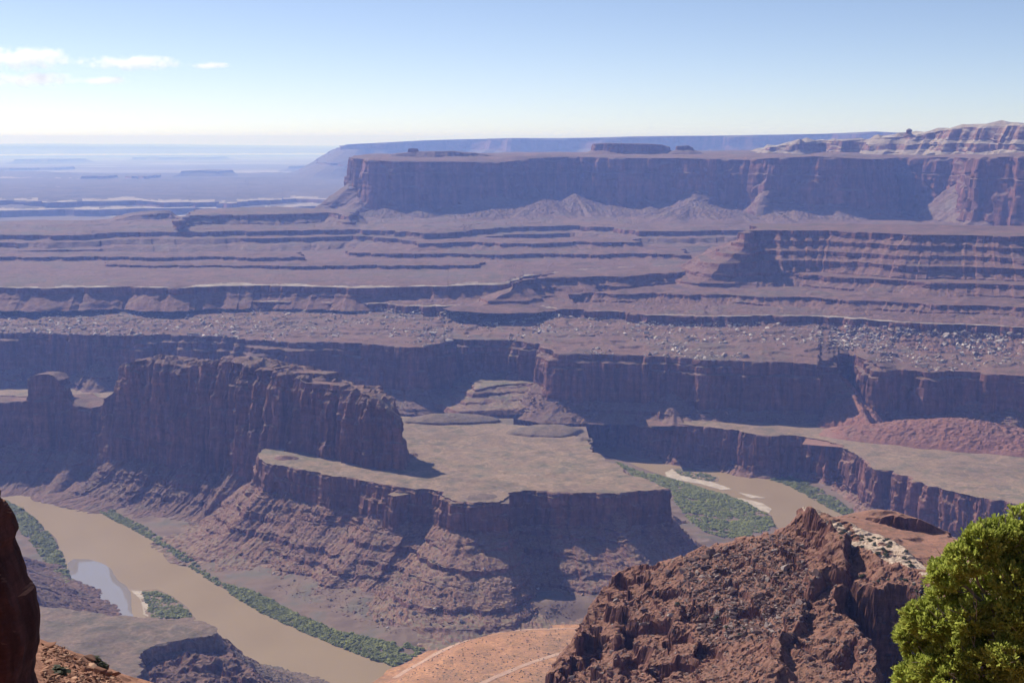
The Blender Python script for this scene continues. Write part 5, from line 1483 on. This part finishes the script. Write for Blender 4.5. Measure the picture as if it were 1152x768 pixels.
# sunlit rubble slope right of it
ux, uy = np.meshgrid(np.arange(-22, -3, .16), np.arange(20, 44, .16), indexing='ij')
crest = tps_fit(gdl([(48, 722, 33), (60, 724, 33), (90, 740, 33), (115, 748, 33.5), (140, 766, 33), (160, 780, 33), (60, 760, 29), (100, 768, 29.5), (30, 730, 31), (20, 720, 34), (0, 715, 35), (80, 790, 27), (140, 800, 28)]), .05)(ux, uy)
crest = crest - 1.1 * np.clip(uy - 33.3, 0, 30) ** 1.15 + .22 * fbm(ux / 1.6, uy / 1.6, oct=4, seed=421) + .10 * fbm(ux / .5, uy / .5, oct=3, seed=422)
ii = np.arange(ux.size).reshape(ux.shape)
q = np.stack([ii[:-1, :-1], ii[1:, :-1], ii[1:, 1:], ii[:-1, 1:]], -1).reshape(-1, 4)
vv = np.stack([ux, uy, crest], -1).reshape(-1, 3)
o = obj('rubble_slope', mesh_np('rubble_slope', vv, q, None, [M_near]))
structure(o, 'sunlit orange rubble slope beside the dark rock pillar')
reg_bvh(vv, q)
NRM = []
for i in range(6):
    v, t = rock_geo(600 + i, .6, 13); NRM.append(mesh_np('rim_stone', v, None, t, [M_rim_rocks]))
for i, (x, y) in enumerate([(56, 728), (100, 742), (108, 747), (128, 760), (118, 752)] + poly_px_samples([(48, 728), (62, 728), (95, 744), (135, 768), (48, 768)], 60, 13)):
    h = cast(x, y, [BVHS[-1]])
    if h is None: continue
    s_ = [.26, .24, .2, .22, .16][i] if i < 5 else float(np.clip(rr_.lognormal(-2.5, .5), .04, .2))
    o = obj('rim_stone', NRM[i % 6]); o.location = h[0] + Vector((0, 0, s_ * .2)); o.scale = (s_, s_ * .8, s_ * .8); o.rotation_euler = (rr_.uniform(-.4, .4), rr_.uniform(-.4, .4), rr_.uniform(0, 6.28))
    thing(o, 'loose orange-brown stone on the rubble beside the dark rock pillar', 'stone', 'stones on the near rubble')
pos = []; siz = []
for (x, y) in poly_px_samples([(46, 722), (62, 724), (95, 740), (145, 770), (46, 770)], 900, 14):
    h = cast(x, y, [BVHS[-1]])
    if h is not None: pos.append(np.array(h[0])); siz.append(float(np.clip(rr_.lognormal(-3.3, .5), .015, .09)))
stuff(merge_rocks('gravel', pos, siz, M_rim_rocks, 15), 'orange gravel between the stones beside the dark rock pillar', 'gravel')
for i, (x, y) in enumerate([(104, 744), (66, 756), (112, 750)]):
    h = cast(x, y, [BVHS[-1]])
    if h is None: continue
    o = obj('grass_tuft', SH[i]); o.location = h[0]; o.scale = (.22, .22, .18)
    thing(o, 'dark green tuft growing among the near orange stones', 'plant', 'tufts on the near rubble')

# ---- juniper at the right edge
D_J = 12.0


def jp(px, py, dd=0.0):
    return gd(px, py, D_J + dd)


jun = empty('juniper_tree', jp(1190, 960, .3))
jun['label'] = 'bright yellow-green juniper tree leaning into the lower right corner'; jun['category'] = 'tree'
LOBES = [  # px, py, depth, radius px
    (1106, 604, .05, 30), (1088, 622, -.05, 30), (1130, 600, .15, 30), (1065, 640, .0, 27), (1150, 612, .25, 34), (1062, 664, .1, 24), (1100, 650, .3, 30), (1140, 650, -.1, 30), (1128, 640, .5, 30), (1165, 640, 0, 32),
    (1033, 690, 0, 24), (1022, 706, .1, 20), (1050, 700, -.1, 24), (1030, 722, .05, 22), (1062, 716, .2, 26), (1090, 690, -.15, 28), (1118, 690, 0, 28), (1150, 690, -.2, 34), (1095, 715, .1, 26), (1080, 730, -.2, 30),
    (1048, 745, -.15, 28), (1025, 758, 0, 24), (1040, 775, -.05, 28), (1070, 765, -.3, 32), (1105, 745, -.25, 32), (1140, 735, -.3, 34), (1020, 785, .1, 24), (1100, 785, -.35, 36), (1145, 785, -.35, 40), (1185, 700, -.1, 44), (1190, 760, -.2, 46),
    (1180, 610, .3, 34), (1215, 660, .2, 44), (1060, 805, -.3, 36), (1030, 815, 0, 30), (1230, 730, .2, 50), (1120, 830, -.3, 44), (1190, 830, -.2, 50), (1150, 720, .6, 60), (1180, 650, .7, 60), (1240, 800, .1, 50), (1150, 578, .3, 22), (1180, 580, .4, 26)]
ppm = F / D_J
rj = np.random.default_rng(77)
VV = []
for (lx, ly, ld, lr) in LOBES:
    c = jp(lx, ly + 6, ld); r_ = .86 * lr / ppm
    ns_ = int(1500 * (lr / 30) ** 2)
    d = rj.normal(size=(ns_, 3)); d /= np.linalg.norm(d, axis=1, keepdims=True)
    # knobbly outline: lobes of lobes
    kk = .86 + .30 * noise(d[:, 0] * 2.4 + lx, d[:, 1] * 2.4 + ly, d[:, 2] * 2.4, seed=31) + .12 * noise(d[:, 0] * 6 + lx, d[:, 1] * 6, d[:, 2] * 6, seed=32)
    rad = r_ * kk * rj.uniform(.45, 1.0, ns_) ** .45
    keep = (noise(d[:, 0] * 3.2 + ly, d[:, 1] * 3.2 + lx, d[:, 2] * 3.2, seed=33) > -.12)
    d = d[keep]; rad = rad[keep]; n_ = len(d)
    base = c + d * rad[:, None] * np.array([1, 1, .92])
    # each spray: three scale-leaf twigs fanning outward and upward
    for kf in range(3):
        ax = d * .8 + np.array([0, 0, .55]) + rj.normal(size=(n_, 3)) * .45
        ax /= np.linalg.norm(ax, axis=1, keepdims=True)
        sd2 = np.cross(ax, rj.normal(size=(n_, 3))); sd2 /= np.linalg.norm(sd2, axis=1, keepdims=True) + 1e-9
        L_ = rj.uniform(.022, .046, (n_, 1)); w_ = L_ * rj.uniform(.16, .28, (n_, 1))
        b0 = base + rj.normal(size=(n_, 3)) * .008
        VV.append(np.stack([b0 - sd2 * w_ * .6, b0 + sd2 * w_ * .6, b0 + ax * L_ + sd2 * w_, b0 + ax * L_ - sd2 * w_], 1).reshape(-1, 3))
V = np.vstack(VV)


def local(V): return V - np.array(jun.location)


obj('crown', mesh_np('crown', local(V), np.arange(len(V)).reshape(-1, 4), None, [M_junip]), jun)


def tube(points, radii, sides=8):
    P = np.array(points, float); n = len(P); V = []; 
    for i in range(n):
        t = P[min(i + 1, n - 1)] - P[max(i - 1, 0)]; t /= np.linalg.norm(t)
        a = np.cross(t, [0, 1, .2]); a /= np.linalg.norm(a); b = np.cross(t, a)
        an = np.linspace(0, 2 * np.pi, sides, endpoint=False)
        rr2 = radii[i] * (1 + .18 * noise(np.cos(an) * 2 + i * .7, np.sin(an) * 2, seed=8))
        V.append(P[i] + np.outer(np.cos(an) * rr2, a) + np.outer(np.sin(an) * rr2, b))
    V = np.array(V); ii = np.arange(n * sides).reshape(n, sides)
    q = np.stack([ii[:-1], np.roll(ii[:-1], -1, 1), np.roll(ii[1:], -1, 1), ii[1:]], -1).reshape(-1, 4)
    return V.reshape(-1, 3), q


def curve_pts(p0, p1, n=9, sag=.06, seed=1):
    t = np.linspace(0, 1, n)[:, None]; r = np.random.default_rng(seed)
    m = (p0 + p1) / 2 + r.normal(size=3) * sag * np.linalg.norm(p1 - p0)
    return (1 - t) ** 2 * p0 + 2 * t * (1 - t) * m + t ** 2 * p1 + np.r_[[np.zeros(3)], r.normal(size=(n - 2, 3)) * .01, [np.zeros(3)]]


root = jp(1190, 975, .35); mid_ = jp(1175, 800, .2); top1 = jp(1140, 690, .2)
tp = np.vstack([curve_pts(root, mid_, 8, .05, 1), curve_pts(mid_, top1, 7, .05, 2)[1:]])
v, q = tube(tp, np.linspace(.14, .05, len(tp)), 12)
obj('trunk', mesh_np('trunk', local(v), q, None, [M_bark], smooth=True), jun)
for i, (lx, ly, ld, lr) in enumerate(LOBES):
    c = jp(lx, ly, ld)
    s0 = tp[int(np.clip(np.interp(ly, [580, 830], [len(tp) - 1, 5]), 4, len(tp) - 1))]
    v, q = tube(curve_pts(s0, c, 9, .14, 20 + i), np.linspace(.026, .007, 9), 6)
    vs_l = [v]; qs_l = [q]; o_ = len(v)
    for kt in range(6):      # twigs fanning out from the end of the limb
        dirt = rj.normal(size=3) + np.array([0, -.2, .5]); dirt /= np.linalg.norm(dirt)
        vt, qt = tube(curve_pts(c - (c - s0) * rj.uniform(0, .3), c + dirt * .95 * lr / ppm, 6, .1, 300 + i * 7 + kt), np.linspace(.007, .002, 6), 5)
        vs_l.append(vt); qs_l.append(qt + o_); o_ += len(vt)
    obj('branch', mesh_np('branch', local(np.vstack(vs_l)), np.vstack(qs_l), None, [M_bark], smooth=True), jun)


# ================================================================== CLOUDS, far away and high above the haze
def cloud_mat():
    m = bpy.data.materials.new('cloud_vapour'); m.use_nodes = True
    nt = m.node_tree; nt.nodes.remove(nt.nodes['Principled BSDF']); g = NG(nt)
    geo = g.n('ShaderNodeTexCoord')
    gen = g.n('ShaderNodeVectorMath', operation='MULTIPLY_ADD'); g.link(geo.outputs['Generated'], gen.inputs[0]); gen.inputs[1].default_value = (2, 2, 2); gen.inputs[2].default_value = (-1, -1, -1)
    ln = g.n('ShaderNodeVectorMath', operation='LENGTH'); g.link(gen.outputs[0], ln.inputs[0])
    fall = g.math('SUBTRACT', 1.0, ln.outputs['Value'])
    n1 = g.noise(geo.outputs['Object'], .0032, 5, .62)
    f = g.math('ADD', g.math('MULTIPLY', fall, .9), g.math('MULTIPLY', g.math('SUBTRACT', n1, .56), 3.2))
    dens = g.math('MULTIPLY', g.remap(f, 0.0, .6), 0.0028)
    pv = g.n('ShaderNodeVolumePrincipled'); pv.inputs['Color'].default_value = (1, 1, 1, 1); pv.inputs['Anisotropy'].default_value = .6
    g.link(dens, pv.inputs['Density']); g.link(pv.outputs[0], nt.nodes['Material Output'].inputs['Volume'])
    return m


MC = cloud_mat()
for i, (px_, py_, hw, hh_, lab) in enumerate([(24, 66, 68, 14, 'largest white cloud, upper one at the left edge of the sky'), (34, 90, 56, 9, 'flat white cloud below the largest one at the left edge'), (150, 71, 62, 9, 'long thin white cloud right of the largest one'),
                                              (116, 91, 32, 5, 'small wisp of cloud under the long thin one'), (236, 74, 26, 4, 'faintest wisp of cloud, farthest from the left edge')]):
    c = gd(px_, py_, 42000); k_m = 42000 / F
    nu, nv = 40, 20
    uu = np.linspace(0, 2 * np.pi, nu, endpoint=False); v2 = np.linspace(-np.pi / 2, np.pi / 2, nv)
    U, Q = np.meshgrid(uu, v2, indexing='ij')
    X = hw * k_m * np.cos(Q) * np.cos(U); Y = 700 * np.cos(Q) * np.sin(U); Z = hh_ * k_m * np.sin(Q)
    ii = np.arange(nu * nv).reshape(nu, nv)
    q = np.stack([ii[:, :-1], np.roll(ii, -1, 0)[:, :-1], np.roll(ii, -1, 0)[:, 1:], ii[:, 1:]], -1).reshape(-1, 4)
    o = obj('cloud', mesh_np('cloud', np.stack([X, Y, Z], -1).reshape(-1, 3), q, None, [MC])); o.location = c
    thing(o, lab, 'cloud', 'white clouds at upper left')


# ---- outcrops that belong to a larger landform are its parts
def part_of(names, parent):
    par = bpy.data.objects[parent]
    for o in [o for o in COL.objects if o.parent is None and any(o.name == n or o.name.startswith(n + '.') for n in names)]:
        o.parent = par
        if 'category' in o: del o['category']


part_of(['fin_caprock', 'fin_shoulder'], 'rock_fin')
part_of(['caprock_mesa', 'rock_knoll', 'caprock_ledge', 'caprock_block'], 'great_mesa')
part_of(['prow_dome', 'rock_block', 'grey_dome', 'grey_ridge', 'rim_hump'], 'peninsula')
part_of(['knob_rock'], 'lower_tier')
part_of(['rock_step'], 'rock_tower')

# ================================================================== THE AIR
def haze():
    x0, x1, y0, y1, z0, z1 = -85000, 85000, -4000, 95000, -450, 690
    v = np.array([(x, y, z) for x in (x0, x1) for y in (y0, y1) for z in (z0, z1)], float)
    f = [(0, 1, 3, 2), (4, 6, 7, 5), (0, 4, 5, 1), (2, 3, 7, 6), (0, 2, 6, 4), (1, 5, 7, 3)]
    m = bpy.data.materials.new('haze_air'); m.use_nodes = True
    nt = m.node_tree; nt.nodes.remove(nt.nodes['Principled BSDF'])
    pv = nt.nodes.new('ShaderNodeVolumePrincipled')
    pv.inputs['Color'].default_value = HAZE_COL
    pv.inputs['Absorption Color'].default_value = HAZE_ABS
    pv.inputs['Density'].default_value = HAZE_DENS
    pv.inputs['Anisotropy'].default_value = 0.2
    nt.links.new(pv.outputs[0], nt.nodes['Material Output'].inputs['Volume'])
    o = obj('haze', mesh_np('haze', v, np.array(f), None, [m]))
    stuff(o, 'blue haze filling the canyon air', 'haze')


haze()
